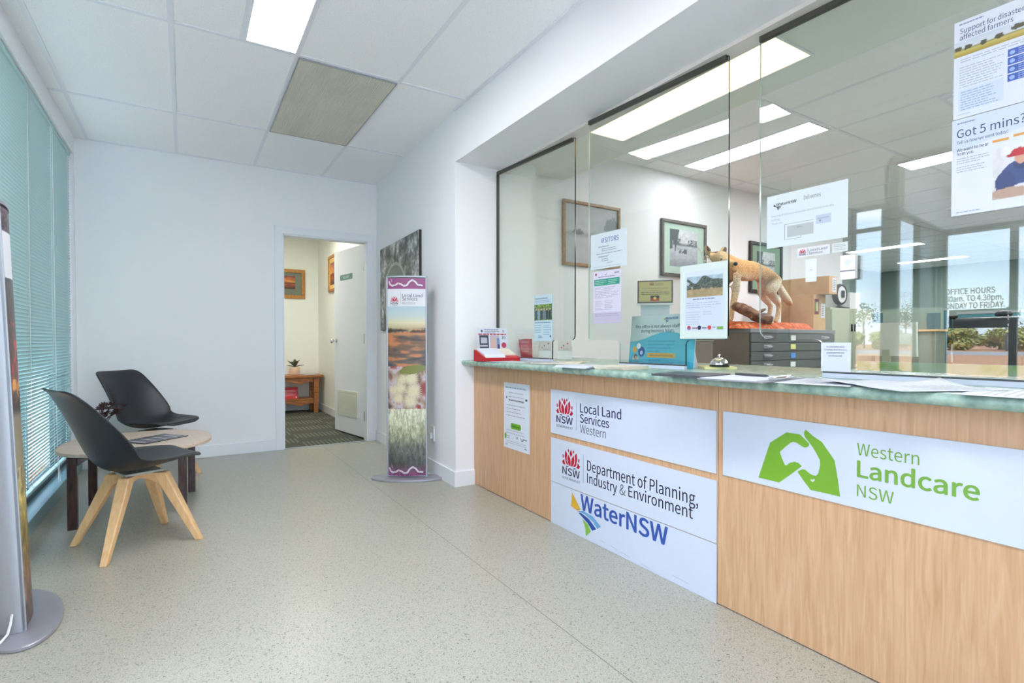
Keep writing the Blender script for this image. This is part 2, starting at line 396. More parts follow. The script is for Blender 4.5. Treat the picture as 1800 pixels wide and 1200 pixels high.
def water_logo(s, x, y, k, mark=1.0, mono=None):
    c = mono or None
    for col, p in (((236, 184, 48), [(0, .203), (.022, .179), (.072, .128), (.046, .114), (-.008, .124)]),
                   ((116, 178, 224), [(.051, .113), (.095, .126), (.171, .118), (.234, .085), (.205, .065), (.171, .092), (.106, .113)]),
                   ((40, 78, 166), [(.054, .107), (.08, .11), (.141, .096), (.198, .061), (.166, .044), (.131, .071)]),
                   ((140, 198, 70), [(.088, .081), (.131, .067), (.156, .037), (.116, 0), (.111, .042)])):
        s.poly([(x+a*k, y+b*k) for a, b in p][::-1], c or col, 2)
    s.text('WaterNSW', x+.075*k, y+.13*k, .079*k, c or (48, 88, 176), .03, w=.585*k)

# ------------------------------------------------------------ the setting
XR = 1.62; CZ = 2.64; YB = 5.40
b = MB(); b.box(-.76, -2.6, -.05, 1.80, YB+.004, 0); b.box(-2.0, .2, -.05, -.76, 1.67, 0); struct('floor', b, M_floor)
b = MB(); b.box(-.9, YB+.004, -.05, 1.9, 8.5, .001); struct('floor_carpet', b, M_carpet)
b = MB(); b.box(1.80, -5, -.05, 14.2, 6.2, -.001); struct('floor_office', b, M_carpet2)
b = MB(); b.box(.79, YB-.012, 0, 1.59, YB+.022, .006); struct('trim_1', b, M_alu)
b = MB(); b.box(-.9, -2.7, CZ, XR+.1, YB+.1, CZ+.08); ceil = struct('ceiling', b, M_ceil)
b = MB()
for x in (-.65, -.05, .55, 1.145): b.box(x-.012, -2.6, CZ-.004, x+.012, YB, CZ+.001)
for y in (4.445, 3.19, 1.965, .745, -.475, -1.7): b.box(-.74, y-.012, CZ-.0045, XR, y+.012, CZ+.001)
b.box(.258, 1.965, CZ-.004, .278, 3.19, CZ+.001); b.box(.258, -.475, CZ-.004, .278, .745, CZ+.001)
b.box(-.74, YB-.02, CZ-.006, XR+.06, YB, CZ+.001); b.box(XR-.022, -2.6, CZ-.006, XR, 3.38, CZ+.001)
struct('ceiling_grid', b, M_tbar, ceil)
b = MB(); b.box(-.9, YB, 0, .79, YB+.1, 2.8); b.box(.79, YB, 2.04, 1.59, YB+.1, 2.8); b.box(1.59, YB, 0, 1.80, YB+.1, 2.8)
struct('wall_back', b, M_wall)
b = MB(); b.prism([(XR, 3.38), (2.26, 3.38), (2.26, YB), (1.69, YB)], (0, 0, 0), (1, 0, 0), (0, 1, 0), (0, 0, 1), 2.8)
b.box(XR, .1, 2.285, 2.06, 3.38, 2.8); 
struct('wall_right', b, M_wall)
b = MB(); b.box(XR, -2.6, 0, 2.06, .098, 2.8); struct('wall_right_front', b, M_wall)
b = MB(); b.box(1.965, .1, 2.268, 2.06, 3.38, 2.2855); struct('trim_2', b, P('track_cover', (226, 218, 214), .5))
b = MB(); b.box(-.85, 1.985, 0, -.735, 2.45, 2.8); b.box(-.85, 2.45, 2.5, -.735, YB, 2.8); b.box(-.85, 5.365, 0, -.735, YB, 2.5)
b.box(-.85, 1.70, 2.12, -.735, 1.985, 2.8); b.box(-.85, .2, 2.4, -.735, 1.70, 2.8); b.box(-.85, -2.7, 0, -.735, .2, 2.8)
b.box(-2.0, .1, 0, -.735, .2, 2.8); b.box(-2.0, 1.62, 2.04, -.8, 1.72, 2.8); b.box(-2.05, .1, 2.04, -1.92, 1.72, 2.8)
struct('wall_left', b, M_wall)
b = MB(); b.box(-.85, -2.7, 0, -.6, -2.6, 2.8); b.box(1.5, -2.7, 0, 2.06, -2.6, 2.8); b.box(-.6, -2.7, 0, 1.5, -2.6, .1); b.box(-.6, -2.7, 2.45, 1.5, -2.6, 2.8); struct('wall_front', b, M_wall)
b = MB(); b.box(-2.05, .1, 2.4, -.735, 1.72, 2.46); struct('ceiling_entry', b, M_wall)
b = MB(); b.box(-.735, YB-.014, 0, .717, YB, .105, bev=.004); struct('baseboard_back', b, M_trim)
b = MB(); b.prism([(XR-.014, 3.366), (XR, 3.38), (1.69, YB), (1.676, YB)], (0, 0, 0), (1, 0, 0), (0, 1, 0), (0, 0, 1), .105)
b.box(XR-.014, 3.366, 0, 1.765, 3.38, .105); struct('baseboard_right', b, M_trim)
# door casing of the doorway to the back room
b = MB(); b.box(.717, YB-.018, 0, .79, YB, 2.115, bev=.004); b.box(1.59, YB-.018, 0, 1.664, YB, 2.115, bev=.004); b.box(.717, YB-.0185, 2.04, 1.664, YB, 2.116, bev=.004)
b.box(.79, YB-.01, 0, .80, YB+.1, 2.04); b.box(1.58, YB-.01, 0, 1.59, YB+.1, 2.04); b.box(.79, YB-.01, 2.028, 1.59, YB+.1, 2.04)
struct('trim_3', b, M_trim)
# back room shell
b = MB(); b.box(-.9, 8.37, 0, 1.9, 8.47, 2.8); struct('wall_back_room_far', b, M_cream)
b = MB(); b.box(1.72, YB+.1, 0, 1.82, 8.37, 2.8); b.box(-.95, YB+.1, 0, -.85, 8.37, 2.8); struct('wall_back_room_right', b, M_cream)
b = MB(); b.box(-.9, YB+.1, 2.6, 1.9, 8.47, 2.7); struct('ceiling_back_room', b, M_cream)
b = MB(); b.box(1.706, 5.52, 0, 1.72, 8.37, .1, bev=.003); b.box(-.85, 8.356, 0, 1.71, 8.37, .1, bev=.003); struct('baseboard_back_room', b, M_trim)
# office shell
b = MB(); b.box(2.26, 3.57, 0, 7.2, 3.67, 2.8); b.box(2.26, 3.38, 0, 2.30, 3.57, 2.38); b.box(7.1, 3.67, 0, 7.2, 6.2, 2.8); struct('wall_office_side', b, M_wall)
b = MB(); b.box(14, -5, 0, 14.1, 6.2, 2.8); b.box(2.0, -5.1, 0, 14.1, -5, 2.8); b.box(7.2, 6.1, 0, 14.1, 6.2, 2.8); b.box(1.96, -5.1, 0, 2.06, -2.6, 2.8); struct('wall_office_far', b, M_off)
b = MB(); b.box(2.06, -5, 2.65, 14.1, 6.2, 2.75); oc = struct('ceiling_office', b, M_ceil)
b = MB()
for x in (2.98, 3.62, 4.25, 4.89, 5.53, 6.17, 6.8, 7.4, 8.0, 8.6, 9.2, 9.8, 10.4, 11.0, 11.6, 12.2, 12.8, 13.4): b.box(x-.012, -5, 2.646, x+.012, 6.1, 2.651)
for y in (-3.9, -2.7, -1.5, -.28, .94, 2.165, 3.36, 4.55): b.box(2.72, y-.012, 2.6455, 14, y+.012, 2.651)
struct('ceiling_grid_office', b, M_tbar, oc)
b = MB(); b.box(2.06, -5, 2.38, 2.72, 3.57, 2.66); struct('ceiling_soffit', b, M_plaster)
# left window, entry glazing
def frame_rect(b, ax, c, d, a0, a1, z0, z1, w, mull=(), rails=()):
    """frame on plane ax=c, thickness d, spanning a0..a1"""
    def bx(p0, p1, q0, q1):
        if ax == 'x': b.box(c-d/2, p0, q0, c+d/2, p1, q1)
        else: b.box(p0, c-d/2, q0, p1, c+d/2, q1)
    bx(a0, a0+w, z0, z1); bx(a1-w, a1, z0, z1); bx(a0+w, a1-w, z0, z0+w); bx(a0+w, a1-w, z1-w, z1)
    for m in mull: bx(m-w/2, m+w/2, z0+w, z1-w)
    for r in rails: bx(a0+w, a1-w, r-w/2, r+w/2)
b = MB(); frame_rect(b, 'x', -.82, .06, 2.45, 5.365, .075, 2.5, .05, (3.15, 4.10, 5.08)); w1 = struct('window_1', b, M_frame)
b = MB(); b.box(-.826, 2.49, .115, -.820, 5.33, 2.46); b.build('pane', M_wglass, w1)
b = MB(); b.box(-.85, 2.45, 0, -.705, 5.365, .08, bev=.003); struct('trim_4', b, M_sill)
b = MB(); frame_rect(b, 'x', -.79, .05, 1.735, 1.985, .0, 2.12, .03, rails=(1.93,)); w2 = struct('window_2', b, M_frame)
b = MB(); b.box(-.792, 1.76, .03, -.788, 1.96, 2.09); b.build('pane', M_wglass, w2)
b = MB(); frame_rect(b, 'y', 1.67, .05, -1.92, -.765, 0, 2.04, .035, (-1.30, -1.74)); b.box(-1.74, 1.66, 0, -1.30, 1.68, 2.04); b.box(-.765, 1.645, 0, -.735, 1.735, 2.4); w3 = struct('window_3', b, M_frame)
b = MB(); b.box(-1.89, 1.668, .03, -.79, 1.672, 2.0); b.build('pane', M_wglass, w3)
b = MB(); frame_rect(b, 'y', -2.66, .05, -.6, 1.5, .1, 2.45, .05, (.45,)); w4 = struct('added_window', b, M_frame)  # unseen window added behind the camera, its daylight lifts the ceiling
b = MB(); b.box(-.55, -2.664, .15, 1.45, -2.658, 2.4); b.build('pane', M_wglass, w4)
b = MB(); frame_rect(b, 'x', -1.96, .05, .2, 1.67, 0, 2.04, .05, (1.17, .68)); d2 = struct('door_2', b, M_frame)
b = MB(); b.box(-1.962, .25, .05, -1.958, 1.62, 1.99); b.build('pane', M_wglass, d2)
b = MB(); b.tube([(-1.90, 1.20, .95), (-1.88, 1.20, .97), (-1.88, 1.20, 1.07), (-1.90, 1.20, 1.09)], .01); b.build('door_pull', M_alu, d2)
s = Sheet((-1.962, 1.665, 1.30), (0, -1, 0), (0, 0, 1), .47, .3, t=.0002)
s.text('OFFICE HOURS', .035, .150, .05, (16, 18, 24), .022, w=.34); s.text('8.30am. TO 4.30pm.', .0, .085, .05, (16, 18, 24), .022, w=.43); s.text('MONDAY TO FRIDAY', .0, .02, .05, (16, 18, 24), .022, w=.43)
s.part('door_lettering', d2)
tag(MB().box(-1.955, 1.205, 1.144, -1.950, 1.60, 1.31).build('door_notice_board', M_frame), 'dark notice board stuck on the glass of the entry door, under its opening hours', 'notice board')

# ------------------------------------------------------------ ceiling lights
DIFF = emit('light_diffuser', (248, 248, 255), LAMP); DIFFO = emit('office_diffuser', (250, 252, 255), OFFICE); DIFFY = emit('warm_diffuser', (255, 232, 146), 3.8)
def panel(x0, x1, y0, y1, z, mat, label, group=None, kind='ceiling_light'):
    t = thing(kind, label, 'light', ((x0+x1)/2, (y0+y1)/2, z-.006), 0, group)
    b = MB(); w = .014
    b.box(x0-w, y0-w, z-.007, x0, y1+w, z-.001); b.box(x1, y0-w, z-.007, x1+w, y1+w, z-.001); b.box(x0, y0-w, z-.007, x1, y0, z-.001); b.box(x0, y1, z-.007, x1, y1+w, z-.001)
    b.build('frame', M_tbar, t); MB().box(x0, y0, z-.005, x1, y1, z-.001).build('diffuser', mat, t); return t
panel(.292, .536, 1.99, 3.165, CZ, DIFF, 'bright white panel light in the lobby ceiling, touching the corner of the beige grille')
panel(.292, .536, -.45, .72, CZ, DIFF, 'added unseen white panel light in the lobby ceiling, nearer the counter front end')  # out-of-view panel added for bright, even lobby light
panel(2.235, 2.515, 1.40, 2.655, 2.38, DIFFY, 'warm yellow light panel in the lowered soffit above the counter')
panel(3.935, 4.20, 2.195, 3.34, 2.65, emit('office_diffuser_soft', (250, 252, 255), 15), 'bright white light panel in the office ceiling above the dingo')
G = 'office ceiling lights'
panel(5.575, 5.855, 1.08, 2.29, 2.65, DIFFO, 'bright white office light panel whose end shows left of the survey poster', G)
panel(10.28, 10.5, 3.91, 5.04, 2.65, DIFFO, 'far slim office light, the higher of two seen as white streaks', G)
panel(12.6, 12.82, 4.06, 5.17, 2.65, DIFFO, 'far slim office light, the lower of two seen as white streaks', G)
for x, y in ((4.0, -1.3), (7.6, -1.0), (7.7, 1.2), (5.58, -1.3)):  # out-of-view panels added to brighten the dark office
    panel(x, x+.27, y, y+1.15, 2.65, DIFFO, 'added unseen white light panel in the office ceiling further along the counter', G)
panel(.2, 1.35, 6.6, 6.9, 2.6, emit('room_diffuser', (255, 253, 240), 26), 'white panel light in the back room ceiling', None)
panel(-1.6, -1.35, .5, 1.4, 2.4, DIFF, 'small panel light in the ceiling of the entry', None)
# return air grille
t = thing('return_air_grille', 'beige egg-crate air grille in the lobby ceiling beside the panel light', 'air vent', (.85, 3.82, CZ-.01))
b = MB(); x0, x1, y0, y1 = .567, 1.133, 3.21, 4.432
for i in range(47): x = x0+(x1-x0)*i/46; b.box(x-.0011, y0, CZ-.010, x+.0011, y1, CZ-.001)
for j in range(97): y = y0+(y1-y0)*j/96; b.box(x0, y-.0011, CZ-.010, x1, y+.0011, CZ-.001)
b.build('grid', M_grille, t); MB().box(x0, y0, CZ-.002, x1, y1, CZ-.0008).build('filter_pad', P('dusty_filter', (228, 224, 210), .9, var=.25, scale=3), t)
b = MB(); frame_rect(b, 'x', 0, 0, 0, 0, 0, 0, 0) if 0 else None
for a in ((x0-.006, y0-.006, x0, y1+.006), (x1, y0-.006, x1+.006, y1+.006), (x0, y0-.006, x1, y0), (x0, y1, x1, y1+.006)): b.box(a[0], a[1], CZ-.012, a[2], a[3], CZ)
b.build('frame', M_alu, t)
def diffuser_vent(x0, x1, y0, y1, z, label, name='supply_air_vent'):
    t = thing(name, label, 'air vent', ((x0+x1)/2, (y0+y1)/2, z-.01))
    b = MB(); b.box(x0+.03, y0+.03, z-.004, x1-.03, y1-.03, z-.001); b.build('throat', M_grilledark, t)
    b = MB()
    for a in ((x0, y0, x0+.03, y1), (x1-.03, y0, x1, y1), (x0+.03, y0, x1-.03, y0+.03), (x0+.03, y1-.03, x1-.03, y1)): b.box(a[0], a[1], z-.012, a[2], a[3], z)
    b.build('frame', M_tbar, t); b = MB(); n = int((x1-x0-.06)/.045)
    for i in range(n): x = x0+.04+i*.045; b.box(-.013, y0+.03, -.0015, .013, y1-.03, .0015, M=Matrix.Translation((x, 0, z-.01)) @ Matrix.Rotation(R(38), 4, 'Y'))
    b.build('blades', M_tbar, t); return t
diffuser_vent(1.17, 1.592, 1.40, 1.945, CZ, 'white supply air vent in the lobby ceiling against the bulkhead')
diffuser_vent(7.95, 8.5, 2.2, 2.75, 2.65, 'slotted air vent far back in the office ceiling')
diffuser_vent(4.30, 4.86, .98, 1.53, 2.65, 'square air vent in the office ceiling behind the farmers poster', 'square_air_vent')

# ------------------------------------------------------------ venetian blind
t = thing('venetian_blind', 'pale teal venetian blind hanging in the left window to near the floor', 'window blind', (-.765, 3.9, .1))
b = MB(); b.box(-.785, 2.47, 2.474, -.752, 5.35, 2.497, bev=.003); b.build('headrail', M_blind, t)
b = MB(); z = 2.468; zs = []
while z > .19: zs.append(z); z -= .0212
for z in zs:
    f = min(max((z-.55)/.65, 0), 1); a = -R(64+4*f); w = .0125
    jit = .0007*math.sin(z*91); ca, sa = math.cos(a), math.sin(a)
    pr = [(-w, 0), (-w*.35, .0016), (w*.35, .0016), (w, 0)]
    q = [(-.765+u*ca+v*sa+jit, z-u*sa+v*ca) for u, v in pr]
    vs = []
    for y in (2.48, 5.345): vs += [(x, y, zz) for x, zz in q]
    b.add(vs, [[i, i+1, 5+i, 4+i] for i in range(3)])
o = b.build('slats', M_blind, t); md = o.modifiers.new('thick', 'SOLIDIFY'); md.thickness = .0004
b = MB(); b.box(-.778, 2.48, .155, -.752, 5.345, .172, bev=.003); b.build('bottom_rail', M_blind, t)
for y in (2.7, 3.3, 4.02, 4.62, 5.22):
    b = MB()
    for dx in (-.0132, .0132): b.tube([(-.765+dx, y, 2.46), (-.765+dx, y, .17)], .0011, 5)
    for z in zs: b.tube([(-.7775, y, z-.006), (-.7525, y, z+.006)], .0005, 4, cap=False)
    b.build('ladder_cord', M_cable, t)
b = MB(); b.tube([(-.742, 4.62, 2.45), (-.74, 4.62, 1.2), (-.735, 4.61, .3), (-.728, 4.60, .06), (-.725, 4.63, .045), (-.728, 4.65, .09), (-.74, 4.66, .3)], .0018, 6); b.build('pull_cord', M_cable, t)

# ------------------------------------------------------------ doorway leaf
dr = thing('door_1', 'white flush door standing open into the back room', 'door', (1.60, 5.475, 0), R(99.8))
dr['kind'] = 'structure'
MB().box(0, -.018, .02, .755, .018, 2.035, bev=.002).build('door_leaf', M_trim, dr, local=True)
b = MB(); b.lathe([(.026, 0), (.026, .008), (.012, .010), (.011, .035), (.022, .045), (.027, .058), (.022, .068), (.008, .072)], n=20)
bb = MB(); M = Matrix.Translation((.70, .018, 1.03)) @ Matrix.Rotation(R(-90), 4, 'X'); bb.v = [tuple(M @ Vector(p)) for p in b.v]; bb.f = b.f; bb.mi = b.mi; bb.build('door_knob', M_chrome, dr, local=True, smooth=True)
b = MB(); gx0, gx1, gz0, gz1 = .15, .66, .21, .485
for a in ((gx0, gz0, gx0+.03, gz1), (gx1-.03, gz0, gx1, gz1), (gx0+.03, gz0, gx1-.03, gz0+.03), (gx0+.03, gz1-.03, gx1-.03, gz1)): b.box(a[0], .018, a[1], a[2], .03, a[3])
n = 13
for i in range(n): z = gz0+.04+i*(gz1-gz0-.08)/(n-1); b.box(gx0+.03, -.001, -.009, gx1-.03, .001, .009, M=Matrix.Translation((0, .025, z)) @ Matrix.Rotation(R(45), 4, 'X'))
b.build('door_vent', P('vent_enamel', (222, 222, 208), .45), dr, local=True)
MB().box(gx0+.03, .0182, gz0+.03, gx1-.03, .019, gz1-.03).build('vent_backing', P('vent_shadow_paint', (150, 148, 132), .6), dr, local=True)  # darker sheet paints in the shade between the vent blades
s = Sheet((.59, .018, 1.70), (-1, 0, 0), (0, 0, 1), .31, .06, t=.002); s.rect(0, 0, .31, .06, (118, 160, 150), 0); s.text('VACANT', .155, .016, .028, (240, 250, 246), .02, w=.17, al='C')
pl = s.body().build('name_plate', P('sage_plate', (118, 160, 150), .4), dr, local=True); s.p.build('plate_lettering', M_print, pl, local=True)
for z in (.25, 1.05, 1.8): MB().tube([(.0, .02, z-.05), (.0, .02, z+.05)], .008, 10).build('hinge', M_chrome, dr, local=True)
# ------------------------------------------------------------ reception counter and its signs
ctr = thing('reception_counter', 'long maple-look reception counter with a green mottled top', 'counter', (1.765, 1.7, 0))
MB().box(1.766, 1.3285, .004, 1.784, 3.3795, .862, bev=.0006, seg=1).build('front_panel', M_lam, ctr)
MB().box(1.766, .1, .004, 1.784, 1.3265, .862, bev=.0006, seg=1).build('front_panel', M_lam, ctr)
MB().box(1.785, .104, 0, 2.62, 3.376, .8595).build('carcass', M_locker, ctr)
b = MB()
pr = [(2.69, .860), (2.69, .895), (1.683, .895), (1.674, .8925), (1.6675, .887), (1.665, .8785), (1.667, .870), (1.673, .863), (1.682, .860)]
b.prism(pr, (0, .1, 0), (1, 0, 0), (0, 0, 1), (0, -1, 0), -3.28); b.build('countertop', M_top, ctr, smooth=True)
UY = (0, -1, 0); UZ = (0, 0, 1)
def csign(z0, y0, label):
    return Sheet((1.765, y0, z0), UY, UZ, 1.10, .246, t=.004)
s = csign(.511, 2.434, ''); nsw_logo(s, .054, .068, .15); s.rect(.2315, .045, .0015, .148, GREY)
s.text('Local Land', .264, .145, .046, (44, 46, 92), .012, w=.307); s.text('Services', .264, .092, .044, (44, 46, 92), .012, w=.222); s.text('Western', .264, .038, .044, (112, 116, 128), -.004, w=.2)
s.make('counter_sign', M_acr, 'white counter sign with red flower crest reading Local Land Services Western', 'sign', 'white signs on the counter front', 'lettering')
s = csign(.238, 2.431, ''); nsw_logo(s, .106, .065, .155, col=(40, 42, 66), red=(200, 24, 44)); s.rect(.286, .05, .0015, .15, GREY)
s.text('Department of Planning,', .319, .124, .053, (40, 42, 66), .006, w=.695); s.text('Industry', .319, .060, .05, (40, 42, 66), .006, w=.222); s.text('&', .558, .060, .05, (128, 130, 140), -.01, w=.042); s.text('Environment', .618, .064, .05, (40, 42, 66), .006, w=.37)
s.make('counter_sign', M_acr, 'white counter sign reading Department of Planning, Industry & Environment', 'sign', 'white signs on the counter front', 'lettering')
s = csign(.001, 2.430, ''); s.h = .2335; water_logo(s, .193, .016, 1.0)
for x, y, w in ((.42, .032, .035), (.5, .028, .045), (.57, .022, .06), (.7, .014, .05), (.88, .03, .09)): s.band([(x, y), (x+w, y-.004)], .0016, (176, 176, 172))
s.make('counter_sign', M_acr, 'white counter sign reading WaterNSW, touching the floor, scuffed below the letters', 'sign', 'white signs on the counter front', 'lettering')
LG = (126, 182, 44)
s = csign(.514, 1.303, '')
s.poly([(0.149, 0.022), (0.193, 0.156), (0.253, 0.201), (0.3, 0.201), (0.317, 0.187), (0.331, 0.175), (0.33, 0.167), (0.324, 0.162), (0.315, 0.159), (0.304, 0.163), (0.288, 0.171), (0.277, 0.172), (0.268, 0.168), (0.252, 0.153), (0.229, 0.129), (0.238, 0.107), (0.248, 0.087), (0.253, 0.087), (0.265, 0.098), (0.281, 0.105), (0.295, 0.104), (0.307, 0.095), (0.269, 0.059), (0.228, 0.022)][::-1], LG)
s.poly([(0.319, 0.22), (0.344, 0.202), (0.372, 0.187), (0.393, 0.16), (0.412, 0.135), (0.422, 0.079), (0.43, 0.023), (0.383, 0.023), (0.337, 0.022), (0.312, 0.049), (0.292, 0.074), (0.306, 0.084), (0.318, 0.086), (0.33, 0.078), (0.342, 0.073), (0.354, 0.073), (0.361, 0.082), (0.365, 0.099), (0.367, 0.111), (0.366, 0.127), (0.355, 0.146), (0.344, 0.163), (0.332, 0.178), (0.319, 0.192), (0.314, 0.202), (0.314, 0.211)][::-1], LG)
s.poly([(0.336, 0.057), (0.339, 0.058), (0.343, 0.057), (0.347, 0.061), (0.351, 0.06), (0.35, 0.056), (0.344, 0.05), (0.339, 0.052)][::-1], (236, 240, 246), 3)
LG2 = (122, 176, 60)
s.text('Western', .478, .165, .037, LG2, -.002, w=.163); s.text('Landcare', .480, .098, .049, LG2, .03, w=.294); s.text('NSW', .479, .038, .036, LG2, -.002, w=.1)
s.make('counter_sign', M_acr, 'white counter sign with green hands logo reading Western Landcare NSW', 'sign', 'white signs on the counter front', 'lettering')
# A4 flyer taped to the counter front
s = Sheet((1.765, 2.955, .343), UY, UZ, .30, .42, t=.0012)
s.lines(.02, .385, .26, 1, .02, .008, (150, 170, 190)); s.lines(.06, .355, .18, 2, .025, .006, (190, 194, 204)); s.text('We want to hear from you!', .15, .305, .012, (50, 50, 54), .02, w=.18, al='C')
s.disc(.035, .325, .007, (30, 30, 40)); s.rect(.255, .318, .022, .012, (30, 30, 46)); s.lines(.03, .275, .24, 4, .022, .005, (176, 180, 190), seed=3)
s.poly([(.09, .128), (.2, .128), (.206, .145), (.2, .165), (.09, .165), (.084, .145)], (120, 190, 40)); s.text('Get the survey', .145, .14, .012, (60, 120, 20), .02, w=.09, al='C')
s.lines(.03, .115, .25, 2, .018, .004, (170, 176, 190), seed=5); s.disc(.02, .075, .013, (126, 186, 60), ry=.02); s.lines(.04, .075, .035, 2, .012, .004, (150, 150, 160)); s.disc(.16, .078, .006, (60, 60, 80)); s.band([(.2, .085), (.215, .065), (.235, .075)], .005, (90, 100, 110)); s.lines(.225, .075, .05, 1, .01, .008, (120, 126, 130))
s.lines(.03, .045, .24, 2, .012, .004, (190, 194, 204)); s.lines(.245, .02, .03, 1, .01, .006, (80, 110, 100)); s.lines(.02, .02, .03, 1, .01, .004, (110, 110, 120))
s.make('flyer', M_paper, 'white survey flyer with a green button taped low on the counter front', 'flyer')

# ------------------------------------------------------------ glass screens above the counter
def pane_frame(a, c):
    a = Vector((a[0], a[1], 0)); c = Vector((c[0], c[1], 0)); U = (c-a).normalized(); return a, U, (c-a).length
PA = pane_frame((1.957, 3.375), (2.018, 2.568)); PB = pane_frame((1.947, 2.328), (2.005, 1.478)); PC = pane_frame((2.005, 1.321), (2.05, .46))
def arc(cx, cy, r, a0, a1, n=6): return [(cx+r*math.cos(R(a0+(a1-a0)*k/n)), cy+r*math.sin(R(a0+(a1-a0)*k/n))) for k in range(n+1)]
T0 = 2.262
polys = [
    [(.004, T0), (.004, .914), (.622, .914)]+arc(.642, 1.015, .02, 180, 90)+arc(.803, 1.065, .03, 270, 360)+[(.833, T0)],
    [(0, T0)]+arc(.012, 1.047, .012, 180, 270)+arc(.212, 1.01, .025, 90, 0)+[(.237, .914), (.650, .914)]+arc(.675, 1.01, .025, 180, 90)+arc(.846, 1.055, .02, 270, 360)+[(.866, 1.6), (.862, T0)],
    [(0, T0), (.006, 1.085)]+arc(.05, 1.081, .044, 180, 270)+arc(.222, 1.002, .035, 90, 0)+[(.257, .914), (.861, .914), (.861, T0)]]
labs = ['glass counter screen at the far end, beside the wall reveal', 'middle glass counter screen carrying the visitors notice', 'near glass counter screen carrying the deliveries notice']
pf0 = True
for (a, U, L), pg, lb, base in zip((PA, PB, PC), polys, labs, ((.004, .622), (.237, .65), (.257, .861))):
    t = thing('glass_screen', lb, 'glass screen', a+U*L/2+Vector((0, 0, .895)), 0, 'glass screens on the counter')
    b = MB(); N = U.cross(Vector(UZ)); k0 = 0
    b.prism(pg, a-N*.009, U, UZ, N, .009); n = len(pg)
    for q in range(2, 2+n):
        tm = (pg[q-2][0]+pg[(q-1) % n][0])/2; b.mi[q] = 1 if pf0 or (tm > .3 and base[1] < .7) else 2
    b.build('pane', [M_glass, M_edge, M_edge_lit], t)
    b = MB(); b.prism([(0, 2.247), (L, 2.247), (L, 2.268), (0, 2.268)], a-N*.014, U, UZ, N, .020); b.build('top_channel', P('dark_channel', (70, 70, 64), .5), t)
    b = MB(); b.prism([(base[0], .9115), (base[1], .9115), (base[1], .9175), (base[0], .9175)], a-N*.012, U, UZ, N, .015); b.build('bottom_channel', P('dark_seal', (62, 70, 72), .5), t)
    if pf0: b = MB(); b.prism([(-.003, .9145), (.008, .9145), (.008, 2.247), (-.003, 2.247)], a-N*.014, U, UZ, N, .020); b.build('side_channel', P('dark_channel', (70, 70, 64), .5), t)
    pf0 = False
    b = MB(); b.prism([(base[0], .8955), (base[1], .8955), (base[1], .9115), (base[0], .9115)], a-N*.012, U, UZ, N, .02); b.build('upstand', M_acr, t)
def on_pane(pf, t0, z0, w, h, t=.0006): return Sheet(pf[0]+pf[1]*t0+Vector((0, 0, z0)), pf[1], UZ, w, h, t, lift=.0005)
def trees_photo(seed, sky, land, tree, hor=.45, dens=.5):
    def fn(x, y):
        c = mixc(np.broadcast_to(sky, x.shape+(3,)), np.broadcast_to(land, x.shape+(3,)), (y < hor)*1.0)
        c = c*(.85+.3*fbm(x*9, y*9, seed))[..., None]
        m = ((fbm(x*7, y*3+5, seed+9) > 1-dens) & (y > hor-.12) & (y < hor+.12+.4*vn(x*4, x*0, seed+3)))
        return mixc(c, np.broadcast_to(tree, x.shape+(3,))*(.6+.9*vn(x*40, y*40, seed))[..., None], m*1.0)
    return fn
# far screen: pale blue flyer with a group photo
s = on_pane(PA, .437, 1.03, .19, .30); s.rect(0, 0, .19, .3, (206, 230, 238), 0); s.text('The Resilience Experience', .012, .274, .010, (56, 84, 130), .02, w=.13); s.lines(.012, .262, .16, 2, .011, .004, (160, 170, 200))
def grp(x, y):
    c = grad(y, [(0, (130, 160, 70)), (.4, (110, 140, 90)), (1, (120, 150, 70))])*(.55+.9*vn(x*26, y*26, 4))[..., None]
    for k in range(6):
        cx = .1+.155*k; col = ((70, 90, 110), (150, 170, 190), (60, 80, 90), (120, 130, 150), (50, 60, 90), (60, 60, 70))[k]
        c = mixc(c, np.broadcast_to(col, x.shape+(3,)), ((abs(x-cx) < .055) & (y > .05) & (y < .62))*1.); c = mixc(c, np.broadcast_to((206, 170, 150), x.shape+(3,)), (((x-cx)**2/.0014+(y-.68)**2/.0045) < 1)*1.)
    return c
s.pic(.004, .135, .182, .105, grp, 56, 30); s.lines(.008, .118, .17, 1, .01, .005, (110, 140, 170)); s.lines(.008, .10, .075, 4, .015, .004, (130, 160, 186), seed=4); s.lines(.1, .1, .08, 5, .015, .004, (140, 166, 190), seed=6); s.lines(.045, .03, .04, 2, .01, .004, (90, 110, 150)); s.disc(.17, .03, .007, (60, 60, 110))
s.make('flyer', M_paper, 'pale blue flyer with a group photo on the far glass screen', 'flyer')
